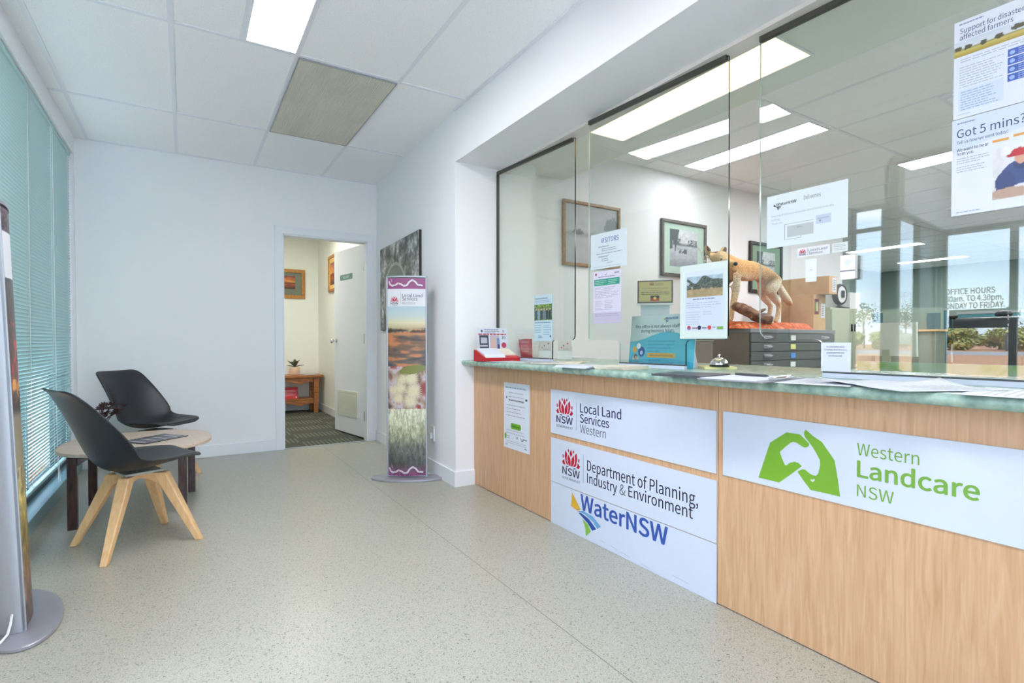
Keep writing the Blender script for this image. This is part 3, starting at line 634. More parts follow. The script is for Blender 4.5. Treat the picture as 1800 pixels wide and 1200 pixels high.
# VISITORS
s = on_pane(PB, .02, 1.427, .27, .195); s.rect(0, 0, .27, .195, (222, 232, 236), 0); s.text('VISITORS', .145, .140, .026, (78, 122, 176), .012, w=.13, al='C')
s.text('Visitor arriving on site', .06, .117, .006, (90, 96, 110), .02); s.lines(.085, .105, .11, 2, .01, .003, (130, 140, 154)); s.lines(.045, .08, .2, 1, .01, .003, (130, 140, 154)); s.text('Working hours sign in', .06, .063, .006, (90, 96, 110), .02); s.lines(.085, .05, .05, 2, .01, .003, (130, 140, 154)); s.lines(.13, .027, .04, 1, .01, .003, (150, 156, 166)); s.lines(.02, .01, .22, 1, .01, .002, (170, 176, 186))
s.make('notice', M_paper, 'pale notice headed VISITORS at the top left of the middle glass screen', 'notice', 'notices on the glass screens')
s = on_pane(PB, .04, 1.126, .208, .288); s.rect(0, 0, .208, .288, (228, 224, 240), 0); s.rect(.008, .208, .19, .036, (44, 156, 130)); s.lines(.015, .233, .09, 3, .009, .003, (190, 226, 216), 3); s.lines(.115, .233, .075, 3, .009, .003, (190, 226, 216), 3, seed=8)
s.disc(.022, .272, .007, (140, 60, 90)); s.band([(.09, .268), (.096, .262), (.105, .274)], .003, (120, 120, 130)); s.lines(.16, .268, .035, 1, .01, .005, (90, 90, 110)); s.lines(.04, .253, .13, 1, .01, .004, (130, 120, 150))
s.lines(.012, .195, .18, 7, .009, .003, (180, 174, 196), seed=11); s.lines(.015, .12, .06, 6, .009, .003, (180, 174, 196), seed=12); s.lines(.09, .12, .06, 6, .009, .003, (180, 174, 196), seed=13); s.rect(0, 0, .208, .06, (206, 198, 220)); s.lines(.015, .05, .18, 2, .01, .003, (170, 160, 186))
s.make('notice', M_paper, 'lilac paper with a green band below the visitors notice', 'notice', 'notices on the glass screens')
# laminated poster
s = on_pane(PB, .62, 1.04, .245, .34, .0008); s.rect(.027, .036, .205, .272, (220, 230, 242), 0)
s.pic(.037, .19, .185, .095, trees_photo(3, (176, 196, 210), (176, 156, 116), (84, 92, 84), .5, .62), 64, 34); s.lines(.07, .178, .12, 1, .01, .005, (130, 150, 190)); s.lines(.035, .162, .18, 3, .01, .003, (176, 190, 214)); s.lines(.035, .12, .08, 6, .011, .003, (180, 194, 216), seed=4); s.lines(.125, .12, .05, 2, .011, .003, (180, 194, 216), seed=5)
for x, c in ((.05, (210, 60, 70)), (.105, (60, 60, 90)), (.157, (216, 70, 66))): s.disc(x, .05, .010, c, 2)
s.disc(.05, .045, .008, (120, 130, 190), 3, ry=.004); s.rect(.195, .041, .03, .013, (126, 180, 70)); s.lines(.068, .046, .026, 1, .01, .006, (170, 90, 90)); s.lines(.12, .046, .024, 1, .01, .006, (90, 80, 110)); s.lines(.173, .048, .015, 1, .01, .006, (150, 150, 170))
s.make('laminated_poster', M_tape, 'laminated blue-white poster with a landscape photo in front of the dingo', 'poster', None)
# near screen
s = on_pane(PC, .036, 1.402, .30, .208); s.rect(0, 0, .3, .208, (226, 236, 240), 0); water_logo(s, .028, .146, .135, mono=(70, 76, 86)); s.text('Deliveries', .145, .167, .015, (96, 102, 112), -.004, w=.062); s.text('Please drop off deliveries at demountable door to the back of the office', .018, .122, .007, (150, 156, 164), 0, w=.235); s.text('building.', .018, .107, .007, (150, 156, 164), 0); s.text('Thank you.', .018, .092, .007, (150, 156, 164), 0)
for a in ((.072, .025, .002, .06), (.072, .084, .11, .0015), (.072, .025, .065, .0015), (.135, .025, .0015, .013)): s.rect(*a, (150, 160, 160))
s.rect(.082, .033, .098, .044, (192, 198, 198)); s.rect(.1795, .033, .002, .044, (206, 186, 160)); s.text('Office', .13, .064, .006, (120, 126, 130), 0, al='C'); s.rect(.19, .065, .053, .033, (196, 210, 226)); s.text('Demountable', .216, .083, .0055, (110, 124, 150), 0, w=.04, al='C'); s.rect(.202, .073, .006, .007, (140, 150, 170), 2)
s.make('notice', M_paper, 'large landscape notice headed Deliveries at the left of the near glass screen', 'notice', 'notices on the glass screens')
s = on_pane(PC, .158, 1.351, .118, .035); s.rect(0, 0, .118, .035, (236, 238, 242), 0); nsw_logo(s, .007, .006, .026, False); s.rect(.038, .005, .0006, .026, GREY); s.text('Local Land', .043, .0185, .009, (80, 84, 100), .006, w=.066); s.text('Services', .043, .006, .009, (80, 84, 100), .006, w=.05)
s.make('sticker', M_paper, 'small white Local Land Services sticker below the deliveries notice', 'sticker')
s = on_pane(PC, .190, 1.254, .040, .086); s.text('notice', .02, .043, .0025, (150, 146, 160), 0, al='C') if 0 else s.lines(.014, .043, .012, 1, .01, .0025, (170, 164, 180))
s.make('note_card', M_paper, 'small blank white card under the Local Land Services sticker', 'card')
s = on_pane(PC, .284, 1.352, .053, .034); s.rect(0, 0, .053, .034, (222, 230, 226), 0); s.lines(.006, .026, .04, 4, .006, .0015, (150, 160, 150))
s.make('small_label', M_paper, 'small pale label right of the Local Land Services sticker', 'label')
s = on_pane(PC, .249, .918, .101, .106, .001); 
for i, q in enumerate(('For information about', 'Travelling Stock Reserves,', 'grazing permits and', 'purchases visit')): s.text(q, .05, .088-i*.011, .006, (120, 116, 150), .01, al='C', w=(.062, .078, .06, .046)[i])
s.make('info_card', M_paper, 'square white stock reserves card at the foot of the near glass screen', 'card')
a, U, L = PC; N = U.cross(Vector(UZ))
bell = thing('doorbell', 'white plastic doorbell unit stuck on the near glass screen', 'doorbell', a+U*.345+N*.001+Vector((0, 0, 1.25)))
b = MB(); O = a+U*.321+N*.001+Vector((0, 0, 1.249)); b.prism([(.003, 0), (.045, 0), (.048, .003), (.048, .083), (.045, .086), (.003, .086), (0, .083), (0, .003)], O, U, UZ, N, .02); b.build('case', M_white, bell)
b = MB(); b.prism([(0, .028), (.048, .028), (.048, .032), (0, .032)], O+N*.0195, U, UZ, N, .0012); b.build('slot', P('dark_slot', (90, 92, 100), .5), bell)
b = MB(); b.prism(arc(.024, .06, .011, 0, 330, 16), O+N*.0195, U, UZ, N, .002); b.build('button', P('grey_button', (206, 208, 206), .4), bell)
BL = (58, 74, 120)
s = on_pane(PC, .634, 1.715, .21, .297); s.rect(0, 0, .21, .297, (228, 236, 246), 0); s.lines(.012, .284, .06, 1, .01, .004, (140, 150, 180)); s.text('Support for disaster', .014, .258, .015, (84, 94, 140), .004, w=.146); s.text('affected farmers', .014, .238, .015, (84, 94, 140), .004, w=.122)
def farm(x, y):
    c = grad(y, [(0, (168, 146, 52)), (.35, (206, 188, 96)), (.42, (130, 130, 80)), (.5, (214, 222, 226)), (1, (206, 218, 232))])
    tr = np.zeros(x.shape)
    for cx, r, h in ((.05, .05, .55), (.16, .05, .5), (.33, .04, .48), (.5, .05, .52), (.7, .08, .7), (.86, .07, .72), (.97, .06, .7)): tr = np.maximum(tr, (((x-cx)/r)**2+((y-h)/.17)**2 < .4+.9*vn(x*40, y*20, 2))*1.)
    return mixc(c, np.broadcast_to((66, 62, 36), x.shape+(3,)), tr*.9)
s.pic(0, .188, .21, .046, farm, 84, 22); s.lines(.016, .176, .18, 2, .007, .0025, (176, 184, 200)); s.lines(.014, .152, .11, 9, .0075, .0025, (180, 188, 204), seed=3); s.rect(.012, .02, .105, .065, (212, 228, 244)); s.lines(.018, .076, .09, 8, .0075, .0025, (150, 174, 206), seed=5)
for i in range(4):
    s.rect(.125, .14-i*.024, .085, .021, (52, 92, 184), 1); s.disc(.135, .15-i*.024, .006, (150, 180, 230), 2); s.lines(.148, .155-i*.024, .058, 3, .006, .002, (170, 194, 236), 2, seed=i)
s.lines(.012, .01, .03, 1, .01, .002, (180, 186, 200))
s.make('poster', M_paper, 'upper white poster headed Support for disaster affected farmers', 'poster', 'posters on the near glass screen')
s = on_pane(PC, .632, 1.417, .21, .295, .0008); s.rect(0, 0, .21, .295, (232, 238, 248), 0); s.poly([(0, .195), (.21, .235), (.21, .295), (0, .295)], (214, 228, 242), 1)
s.lines(.012, .28, .045, 1, .01, .004, (140, 150, 180)); s.text('Got 5 mins?', .012, .238, .025, BL, .002, w=.155); s.text('Tell us how we went today!', .012, .219, .0095, (84, 96, 136), .006, w=.118); s.text('We want to hear', .012, .196, .009, (74, 84, 116), .012, w=.075); s.text('from you.', .012, .184, .009, (74, 84, 116), .012, w=.042); s.lines(.012, .172, .078, 3, .007, .0025, (180, 186, 200)); s.lines(.012, .146, .074, 3, .007, .0025, (180, 186, 200), seed=4)
s.rect(.096, .199, .036, .007, (226, 160, 70)); s.rect(.142, .203, .06, .007, (226, 160, 70)); s.lines(.012, .008, .06, 1, .01, .003, (160, 176, 206))
def man(x, y):
    c = grad(y, [(0, (196, 180, 170)), (.25, (222, 222, 224)), (1, (236, 238, 244))])*(.92+.16*fbm(x*8, y*8, 5))[..., None]
    def e(cx, cy, rx, ry, col, c): return mixc(c, np.broadcast_to(col, x.shape+(3,)), ((((x-cx)/rx)**2+((y-cy)/ry)**2) < 1)*1.)
    c = e(.5, .36, .36, .33, (52, 78, 132), c); c = e(.25, .3, .2, .22, (44, 68, 118), c); c = e(.55, .62, .15, .09, (46, 66, 112), c)
    c = e(.55, .75, .12, .13, (214, 164, 140), c); c = e(.52, .85, .17, .08, (196, 40, 50), c); c = e(.36, .81, .1, .03, (176, 30, 42), c)
    c = e(.72, .2, .3, .05, (226, 226, 232), c); c = e(.35, .1, .4, .1, (190, 160, 142), c); return c
s.pic(.097, .03, .113, .15, man, 46, 56, 2)
s.make('poster', M_paper, 'lower white poster headed Got 5 mins? with a person in a red cap', 'poster', 'posters on the near glass screen')

# ------------------------------------------------------------ things standing and lying on the counter
ZT = .8955
def faceU(x, y): d = Vector((x, y, 0)).normalized(); return Vector((d.y, -d.x, 0))
lb = thing('leaflet_dispenser', 'red and white leaflet dispenser with a printed header at the far counter end', 'leaflet dispenser', (1.80, 3.2, ZT))
b = MB(); b.prism([(0, 0), (.16, 0), (.16, .075), (.13, .07), (0, .022)], (1.665, 3.03, ZT), (0, 1, 0), UZ, (1, 0, 0), .27); b.build('tray', M_red, lb)
b = MB(); b.prism([(.0, .024), (.128, .0725), (.128, .085), (.02, .045)], (1.675, 3.035, ZT), (0, 1, 0), UZ, (1, 0, 0), .15); b.build('leaflets', M_paper, lb)
b = MB(); b.prism([(.03, .036), (.128, .0725), (.128, .08), (.03, .043)], (1.835, 3.035, ZT), (0, 1, 0), UZ, (1, 0, 0), .09); b.build('leaflets', P('cream_paper', (226, 218, 200), .6), lb)
s = Sheet((1.705, 3.19, ZT+.06), (1, .0, 0), (0, .12, 1), .235, .165, t=.002); s.disc(.03, .143, .009, (110, 110, 130)); s.lines(.05, .15, .12, 3, .011, .005, (120, 124, 150)); s.disc(.2, .143, .010, (190, 196, 210)); s.lines(.0, .117, .225, 1, .01, .008, (200, 60, 80), rag=0); s.rect(.008, .022, .072, .092, (58, 62, 80)); s.rect(.018, .058, .05, .04, (200, 204, 214), 2); s.rect(.01, .035, .06, .012, (210, 210, 220), 2)
s.rect(.09, .02, .075, .094, (210, 200, 206)); s.disc(.118, .05, .024, (232, 196, 186), 2, ry=.045); s.rect(.146, .025, .02, .07, (120, 156, 210), 2); s.rect(.148, .02, .018, .03, (44, 66, 130), 3); s.text('20', .185, .09, .018, (56, 64, 120), .03, w=.03); s.disc(.2, .045, .02, (206, 70, 96))
s.body().build('header_card', M_paper, lb); s.part('header_print', lb)
rb = thing('tent_booklet', 'small red tent booklet standing behind the far glass screen', 'booklet', (2.17, 3.3, ZT))
U = faceU(2.17, 3.3); O = Vector((2.17, 3.3, ZT))-U*.043
s = Sheet(O, U, (0, .25, 1), .086, .15, t=.002); s.rect(0, 0, .086, .15, (184, 58, 68), 0); s.lines(.02, .125, .05, 1, .01, .006, (236, 190, 196)); s.lines(.01, .10, .066, 5, .012, .006, (226, 150, 158), seed=6); s.rect(0, 0, .086, .035, (168, 20, 36), 2)
s.body().build('front_leaf', M_red, rb); s.part('print', rb); b = MB(); q = Vector((.05, .08, 0)); b.prism([(0, 0), (.086, 0), (.086, .149), (0, .149)], O+q+Vector((0, .0, 0)), U, (-.1, -.1, 1), U.cross(Vector(UZ)), .002); b.build('back_leaf', M_red, rb)
for i, (x, y, w, lbx) in enumerate(((2.29, 3.24, .10, 'white card holder with printed cards beside the red tent booklet'), (2.40, 3.14, .11, 'white card holder with red dotted cards nearest the glass notch'))):
    U = faceU(x, y); O = Vector((x, y, ZT))-U*w/2; t = thing('card_holder', lbx, 'card holder', (x, y, ZT), 0, 'white card holders behind the far screen')
    N_ = U.cross(Vector(UZ)); b = MB(); b.prism([(0, 0), (w, 0), (w, .06), (0, .06)], O+N_*.03, U, UZ, N_, .003); b.prism([(0, 0), (w, 0), (w, .10), (0, .10)], O-N_*.03, U, UZ, N_, .003); b.prism([(0, 0), (w, 0), (w, .004), (0, .004)], O-N_*.03, U, UZ, N_, .06); b.prism([(-.03, 0), (.033, 0), (.033, .06), (-.03, .1)], O, N_, UZ, U, .003); b.prism([(-.03, 0), (.033, 0), (.033, .06), (-.03, .1)], O+U*(w-.003), N_, UZ, U, .003); b.build('tray', M_white, t)
    s = Sheet(O+U*.006-N_*.01+Vector((0, 0, .005)), U, UZ-N_*.15 if 0 else Vector(UZ)-N_*.15, w-.012, .135, t=.004); s.rect(0, 0, w-.012, .135, (234, 230, 226), 0); s.disc(.07, .11, .006, (200, 60, 60)); s.disc(.04, .095, .005, (80, 80, 90)); s.disc(.025, .08, .005, (216, 120, 110)); s.lines(.03, .075, .05, 3, .012, .003, (170, 170, 174)); s.body().build('cards', M_paper, t); s.part('card_print', t)
def flat(name, poly, z0, t, mat, label, cat, group=None, pr=None):
    b = MB(); b.prism(poly, (0, 0, z0), (1, 0, 0), (0, 1, 0), (0, 0, 1), t); return tag(b.build(name, mat), label, cat, group)
def rectp(cx, cy, w, h, a): c, s_ = math.cos(R(a)), math.sin(R(a)); return [(cx+x*c-y*s_, cy+x*s_+y*c) for x, y in ((-w/2, -h/2), (w/2, -h/2), (w/2, h/2), (-w/2, h/2))]
def curl_sheet(name, cx, cy, w, h, a, z, label, cat='paper', group=None, mat=None, lift=(0, 0, 0, 0), pr=True, shade=(150, 152, 162), seed=1):
    """a sheet whose four corners (x-,y-),(x+,y-),(x+,y+),(x-,y+) may lift"""
    M = Mz(cx, cy, z, R(a))
    def hz(u, v): return .0004+lift[0]*max(0, 1-u*1.6)**2*(1-v)**2+lift[1]*max(0, u*1.6-.6)**2*(1-v)**2+lift[2]*max(0, u*1.6-.6)**2*v**2+lift[3]*max(0, 1-u*1.6)**2*v**2
    b = MB(); b.grid(lambda u, v: tuple(M @ Vector(((u-.5)*w, (v-.5)*h, hz(u, v)))), 14, 10)
    o = b.build(name, mat or M_paper, smooth=True); tag(o, label, cat, group); md = o.modifiers.new('thick', 'SOLIDIFY'); md.thickness = .0012; md.offset = 1
    if pr:
        p = MB(); rnd = random.Random(seed)
        for i in range(8):
            v0 = .12+i*.095; q = .1
            while q < .88:
                L = min(.04+.1*rnd.random(), .9-q)
                if max(lift) == 0 or (q < .6 and v0 < .6): p.add([tuple(M @ Vector(((q+dx*L-.5)*w, (v0+dy*.02-.5)*h, hz(q+dx*L, v0+dy*.02)+.0018))) for dx, dy in ((0, 0), (1, 0), (1, 1), (0, 1))], [[0, 1, 2, 3]], lin(shade))
                q += L+.02
        if p.f: p.build('print', M_print, o)
    return o
GP = 'papers on the counter'
curl_sheet('magazine', 1.80, 2.86, .21, .297, 12, ZT, 'white glossy magazine in front of the red leaflet dispenser', 'magazine', GP, seed=2)
curl_sheet('magazine', 1.90, 2.70, .21, .297, -24, ZT+.003, 'grey-white magazine overlapping another below the far glass screen', 'magazine', GP, mat=P('grey_paper', (196, 200, 208), .5), seed=3)
curl_sheet('leaflet', 1.86, 2.52, .20, .29, 40, ZT+.001, 'open cream leaflet lying nearest the counter edge, left of the booklet stacks', 'leaflet', GP, mat=P('cream_paper', (226, 218, 200), .6), shade=(190, 150, 140), lift=(.0, .006, 0, 0), seed=4)
curl_sheet('leaflet', 2.10, 2.75, .21, .297, 20, ZT, 'cream papers lying behind the open leaflet, under the notch of the far screen', 'leaflet', GP, mat=P('cream_paper', (226, 218, 200), .6), seed=9)
b = MB()
for i in range(5): b.prism(rectp(1.70+.002*i, 2.10-.003*i, .155, .215, 8+i), (0, 0, ZT+.0025*i), (1, 0, 0), (0, 1, 0), (0, 0, 1), .0022)
tag(b.build('booklet_stack', M_paper), 'low stack of white booklets at the counter edge, left of the cream stack', 'booklets', 'booklet stacks')
b = MB()
for i in range(6): b.prism(rectp(1.80-.002*i, 1.895+.002*i, .21, .17, 10-i), (0, 0, ZT+.0025*i), (1, 0, 0), (0, 1, 0), (0, 0, 1), .0022)
tag(b.build('booklet_stack', P('cream_paper', (226, 218, 200), .6)), 'low stack of cream booklets below the blue appointment board', 'booklets', 'booklet stacks')
# blue sign board
bs = thing('sign_board', 'blue and white board saying This office is not always staffed during business hours', 'sign', (2.04, 1.9, ZT))
A0 = Vector((2.075, 2.135, ZT+.002)); A1 = Vector((2.03, 1.665, ZT+.002)); U = (A1-A0).normalized(); w = .475; h = .268
s = Sheet(A0, U, Vector((.10, .0, 1)), w, h, t=.004); s.rect(0, 0, w, h, (214, 230, 226), 0)
wave = [(0, .128), (.06, .132), (.12, .145), (.18, .163), (.24, .176), (.30, .18), (.36, .172), (.42, .158), (w, .14)]
s.poly([(0, 0), (w, 0)]+wave[::-1], (96, 196, 216), 1)
s.poly([(0, 0), (w, 0), (w, .03), (.3, .045), (0, .03)], (70, 180, 212), 2)
water_logo(s, .255, .222, .15, ); s.text('This office is not always staffed', .215, .201, .0155, (46, 54, 92), .014, w=.36, al='C'); s.text('during business hours.', .21, .178, .0155, (46, 54, 92), .014, w=.25, al='C')
for i, q in enumerate(('To book a phone appointment', 'about your licence or approval', 'application, please scan the', 'code or visit')): s.text(q, .145, .128-i*.0175, .0085, (62, 132, 166), .01, w=(.2, .195, .175, .09)[i])
s.poly([(.15, .047), (.345, .047), (.35, .052), (.35, .066), (.345, .071), (.15, .071), (.145, .066), (.145, .052)], (230, 178, 70)); s.text('waternsw.com.au/booking', .25, .0545, .009, (110, 96, 60), .01, w=.17, al='C'); s.lines(.16, .03, .18, 2, .012, .005, (58, 132, 176))
s.disc(.075, .105, .016, (236, 244, 244), 2); s.disc(.045, .085, .017, (240, 180, 70), 2); s.disc(.1, .075, .027, (44, 84, 160), 2); s.disc(.1, .07, .011, (190, 214, 236), 3); s.disc(.055, .025, .03, (236, 222, 214), 2, ry=.028); s.disc(.055, .048, .014, (110, 50, 50), 3); s.disc(.058, .044, .009, (236, 190, 170), 4)
s.body().build('board', M_acr, bs); s.part('print', bs); b = MB(); b.prism([(0, 0), (.09, 0), (.02, .2)], A1-U*.05+Vector((.01, 0, .0)), Vector((1, .1, 0)), UZ, U, .003); b.build('strut', M_acr, bs); b = MB(); b.prism([(0, 0), (.09, 0), (.02, .2)], A0+U*.05+Vector((.01, 0, .0)), Vector((1, .1, 0)), UZ, U, .003); b.build('strut', M_acr, bs)
# service bell on a yellow pad
flat('note_pad', rectp(2.19, 1.66, .15, .15, -38), ZT, .012, P('yellow_note', (232, 224, 164), .6), 'pale yellow note pad under the chrome service bell', 'note pad')
sb = thing('service_bell', 'chrome dome service bell on a yellow note pad', 'bell', (2.165, 1.625, ZT+.0125))
b = MB(); b.lathe([(.045, 0), (.046, .006), (.040, .008)], (2.165, 1.625, ZT+.0125), 32); b.build('base', M_blackm, sb, smooth=True)
b = MB(); b.lathe([(.042, .010), (.0415, .016), (.037, .026), (.028, .036), (.015, .042), (.004, .0435)], (2.165, 1.625, ZT+.0125), 32); b.build('dome', M_chrome, sb, smooth=True)
b = MB(); b.lathe([(.004, .043), (.004, .050), (.008, .051), (.008, .056), (.003, .058)], (2.165, 1.625, ZT+.0125), 16); b.build('plunger', M_chrome, sb, smooth=True)
# clipboards
cb = thing('clipboard', 'grey clipboard with white paper on the counter below the service bell', 'clipboard', (1.68, 1.13, ZT)); M = Mz(1.70, 1.145, ZT, R(8))
b = MB(); b.box(-.16, -.115, 0, .16, .115, .004, M=M); b.build('board', P('grey_board', (140, 140, 146), .4), cb)
b = MB(); b.box(-.15, -.09, .0042, .15, .108, .0065, M=M); b.build('paper', M_paper, cb)
b = MB(); b.box(-.06, -.113, .0045, .06, -.085, .011, bev=.002, M=M); b.tube([tuple(M @ Vector(p)) for p in ((-.05, -.1, .010), (-.05, -.112, .016), (.05, -.112, .016), (.05, -.1, .010))], .002); b.build('clip', M_chrome, cb)
b = MB(); b.tube([(1.755, 1.245, ZT+.0115), (1.745, 1.12, ZT+.0115)], .005, 10); b.tube([(1.745, 1.12, ZT+.0115), (1.744, 1.105, ZT+.0108)], [.005, .0012], 10); tag(b.build('pen', P('grey_pen', (72, 74, 80), .35)), 'dark grey pen lying across the paper on the clipboard', 'pen')
b = MB(); b.box(-.10, -.11, 0, .10, .11, .008, bev=.001, M=Mz(1.66, 1.375, ZT, R(12))); b.box(-.102, -.112, .0062, .102, .112, .0085, M=Mz(1.66, 1.375, ZT, R(12)))
tag(b.build('folder', P('charcoal_folder', (70, 72, 80), .4)), 'closed charcoal folder lying left of the clipboard', 'folder')
curl_sheet('paper_sheet', 1.775, .93, .297, .21, 12, ZT, 'white sheet lying right of the clipboard at the counter edge', 'paper', GP, seed=5)
curl_sheet('paper_sheet', 1.84, .80, .297, .21, -8, ZT+.001, 'folded white sheet with a raised corner below the near glass screen', 'paper', GP, lift=(0, 0, .0, .02), seed=6)
curl_sheet('newsletter', 1.77, .66, .21, .297, 62, ZT+.002, 'open newsletter with a curled end lying on the counter right of the folded sheet', 'newsletter', GP, mat=P('grey_paper', (196, 200, 208), .5), lift=(.0, .02, .008, 0), seed=7)
curl_sheet('newsletter', 1.80, .45, .30, .21, 6, ZT+.0005, 'flat newsletter pages at the near end of the counter', 'newsletter', GP, lift=(0, 0, 0, 0), seed=8)
curl_sheet('paper_sheet', 1.93, .36, .12, .18, 40, ZT+.004, 'small upturned white sheet on top of the flat newsletter pages', 'paper', GP, lift=(.03, 0, 0, 0), pr=False)
# acknowledgement plaque on a clear stand
x, y = 2.45, 2.30; U = faceU(x, y); N_ = U.cross(Vector(UZ))
st = thing('plaque_stand', 'clear acrylic stand with a white back holding the gold plaque', 'stand', (x, y, ZT)); O = Vector((x, y, ZT))
b = MB(); b.prism([(-.085, 0), (.085, 0), (.085, .36), (-.085, .36)], O-N_*.02, U, UZ, N_, .005); b.prism([(-.085, 0), (.085, 0), (.085, .006), (-.085, .006)], O-N_*.06, U, UZ, N_, .12); b.build('upright', P('frosted_acrylic', (214, 222, 228), .25), st); b = MB(); b.prism([(-.11, .355), (.11, .355), (.11, .365), (-.11, .365)], O-N_*.02, U, UZ, N_, .03); b.build('ledge', M_white, st)
s = Sheet(O-U*.105+N_*.0+Vector((0, 0, .366)), U, Vector(UZ)-N_*.1, .21, .138, t=.012); s.t = .012
s.rect(.009, .007, .192, .124, (214, 198, 132), 0)
waratah(s, .085, .108, .03, .02, (150, 70, 60)); s.lines(.105, .115, .05, 2, .008, .004, (150, 140, 96), rag=0); s.text('Local Land Services acknowledges the traditional', .105, .088, .005, (120, 110, 66), .01, w=.15, al='C'); s.text('custodians of this land', .105, .075, .005, (120, 110, 66), .01, w=.075, al='C'); s.lines(.02, .062, .17, 2, .012, .005, (130, 120, 74), rag=.05)
s.rect(.078, .028, .052, .016, (20, 18, 18)); s.rect(.078, .012, .052, .016, (196, 40, 40)); s.disc(.104, .028, .0095, (240, 206, 70), 3)
o = s.body().build('plaque', M_frm2); tag(o, 'gold plaque with a small black, red and yellow flag on a clear stand', 'plaque'); s.part('engraving', o)

# ------------------------------------------------------------ display columns
def snake(s, x, y, w, h):
    """purple band with a pale winding snake"""
    s.rect(x, y, w, h, (160, 84, 132), 1)
    pts = [(.04, .7), (.07, .42), (.13, .28), (.22, .36), (.28, .5), (.36, .44), (.44, .26), (.52, .3), (.58, .62), (.66, .82), (.74, .66), (.80, .38), (.92, .3)]
    P_ = [(x+a*w, y+b*h) for a, b in pts]
    s.band(P_, h*.26, (110, 50, 96), 2); s.band(P_, h*.17, (236, 222, 232), 3); s.band([(x+.2*w, y+.38*h), (x+.3*w, y+.5*h)], h*.12, (236, 170, 140), 4)
    s.band([(x+.1*w, y+.95*h), (x+.12*w, y+.7*h)], h*.06, (222, 190, 214), 3)
def banner_one(x, y):
    t = 1-y
    c = grad(t, [(0, (160, 84, 132)), (.053, (160, 84, 132)), (.0531, (240, 240, 244)), (.142, (240, 240, 244)), (.1421, (190, 212, 222)), (.19, (206, 220, 216)), (.225, (236, 226, 186)), (.25, (206, 190, 150)), (.3, (140, 104, 76)), (.45, (112, 106, 104)), (.46, (150, 130, 110)), (.64, (236, 226, 190)), (.68, (240, 240, 206)), (.78, (196, 196, 160)), (.86, (120, 124, 116)), (.94, (90, 92, 86)), (1, (160, 84, 132))])
    n = fbm(x*2.6, y*64, 3); d = (t > .25) & (t < .46)
    c = mixc(c, np.broadcast_to((214, 140, 96), x.shape+(3,)), d*np.clip((n-.48)*6, 0, 1)*np.clip((fbm(x*2, y*16, 8)-.38)*8, 0, 1)); c = mixc(c, np.broadcast_to((84, 78, 80), x.shape+(3,)), d*np.clip((.42-n)*5, 0, 1))
    tr = np.clip((.278-t)*150, 0, 1)*np.clip((t-.246-.02*fbm(x*11, y*0, 6))*160, 0, 1)*np.clip((fbm(x*14, y*70, 5)-.36)*8, 0, 1); c = mixc(c, np.broadcast_to((70, 60, 46), x.shape+(3,)), tr*.9)
    # blossom
    z = (t > .445) & (t < .66)
    fl = np.zeros(x.shape); 
    for cx, cy, r in ((.35, .555, .22), (.62, .505, .24), (.68, .57, .25), (.28, .605, .2), (.6, .62, .22), (.4, .51, .2), (.15, .565, .17)):
        dd = np.hypot(x-cx, (t-cy)*5.0); a = np.arctan2((t-cy)*5, x-cx); fl = np.maximum(fl, np.clip((r*(.86+.2*np.sin(a*26)) - dd)*12, 0, 1)*(.8+.4*vn(a*9+9, dd*8, 4)))
    bgc = grad(fbm(x*6, y*20, 12), [(.3, (120, 92, 84)), (.5, (190, 160, 140)), (.65, (216, 206, 214)), (.8, (170, 70, 60))]); c = np.where(z[..., None], bgc, c)
    c = mixc(c, np.broadcast_to((240, 230, 190), x.shape+(3,)), fl*z); c = mixc(c, np.broadcast_to((166, 70, 62), x.shape+(3,)), z*np.clip(1.2-((x-1.0)/.2)**2-((t-.56)/.04)**2, 0, 1)*.9*(fl < .3))
    lf = (((x-.66)/.36)**2+((t-.462+.03*(x-.66))/.022)**2 < 1); c = mixc(c, np.broadcast_to((136, 140, 70), x.shape+(3,)), lf*1.)
    # bark
    k = t > .655; st = fbm(x*26, y*34, 21)*.6+fbm(x*60, y*120, 4)*.4; c = np.where(k[..., None], c*(.45+1.05*st)[..., None], c); return c
def banner_two(x, y):
    t = 1-y
    c = grad(t, [(0, (90, 70, 80)), (.055, (96, 76, 84)), (.0551, (240, 240, 244)), (.165, (240, 240, 244)), (.1651, (84, 80, 84)), (.3, (92, 70, 68)), (.42, (110, 66, 56)), (.48, (60, 48, 46)), (.5, (170, 160, 140)), (.62, (186, 172, 140)), (.7, (200, 180, 110)), (.8, (150, 130, 70)), (.9, (170, 130, 110)), (1, (96, 84, 84))])
    n = fbm(x*7, y*40, 5); f = (t > .27) & (t < .47); c = mixc(c, np.broadcast_to((206, 70, 50), x.shape+(3,)), f*np.clip((n-.5)*5, 0, 1)); c = mixc(c, np.broadcast_to((250, 180, 80), x.shape+(3,)), ((t > .41) & (t < .46))*np.clip((n-.5)*6, 0, 1))
    k = t > .62; c = np.where(k[..., None], c*(.5+1.0*fbm(x*14, y*50, 31))[..., None], c); k = t < .055; c = np.where(k[..., None], c*(.5+1.0*vn(x*16, y*170, 2))[..., None], c); return c
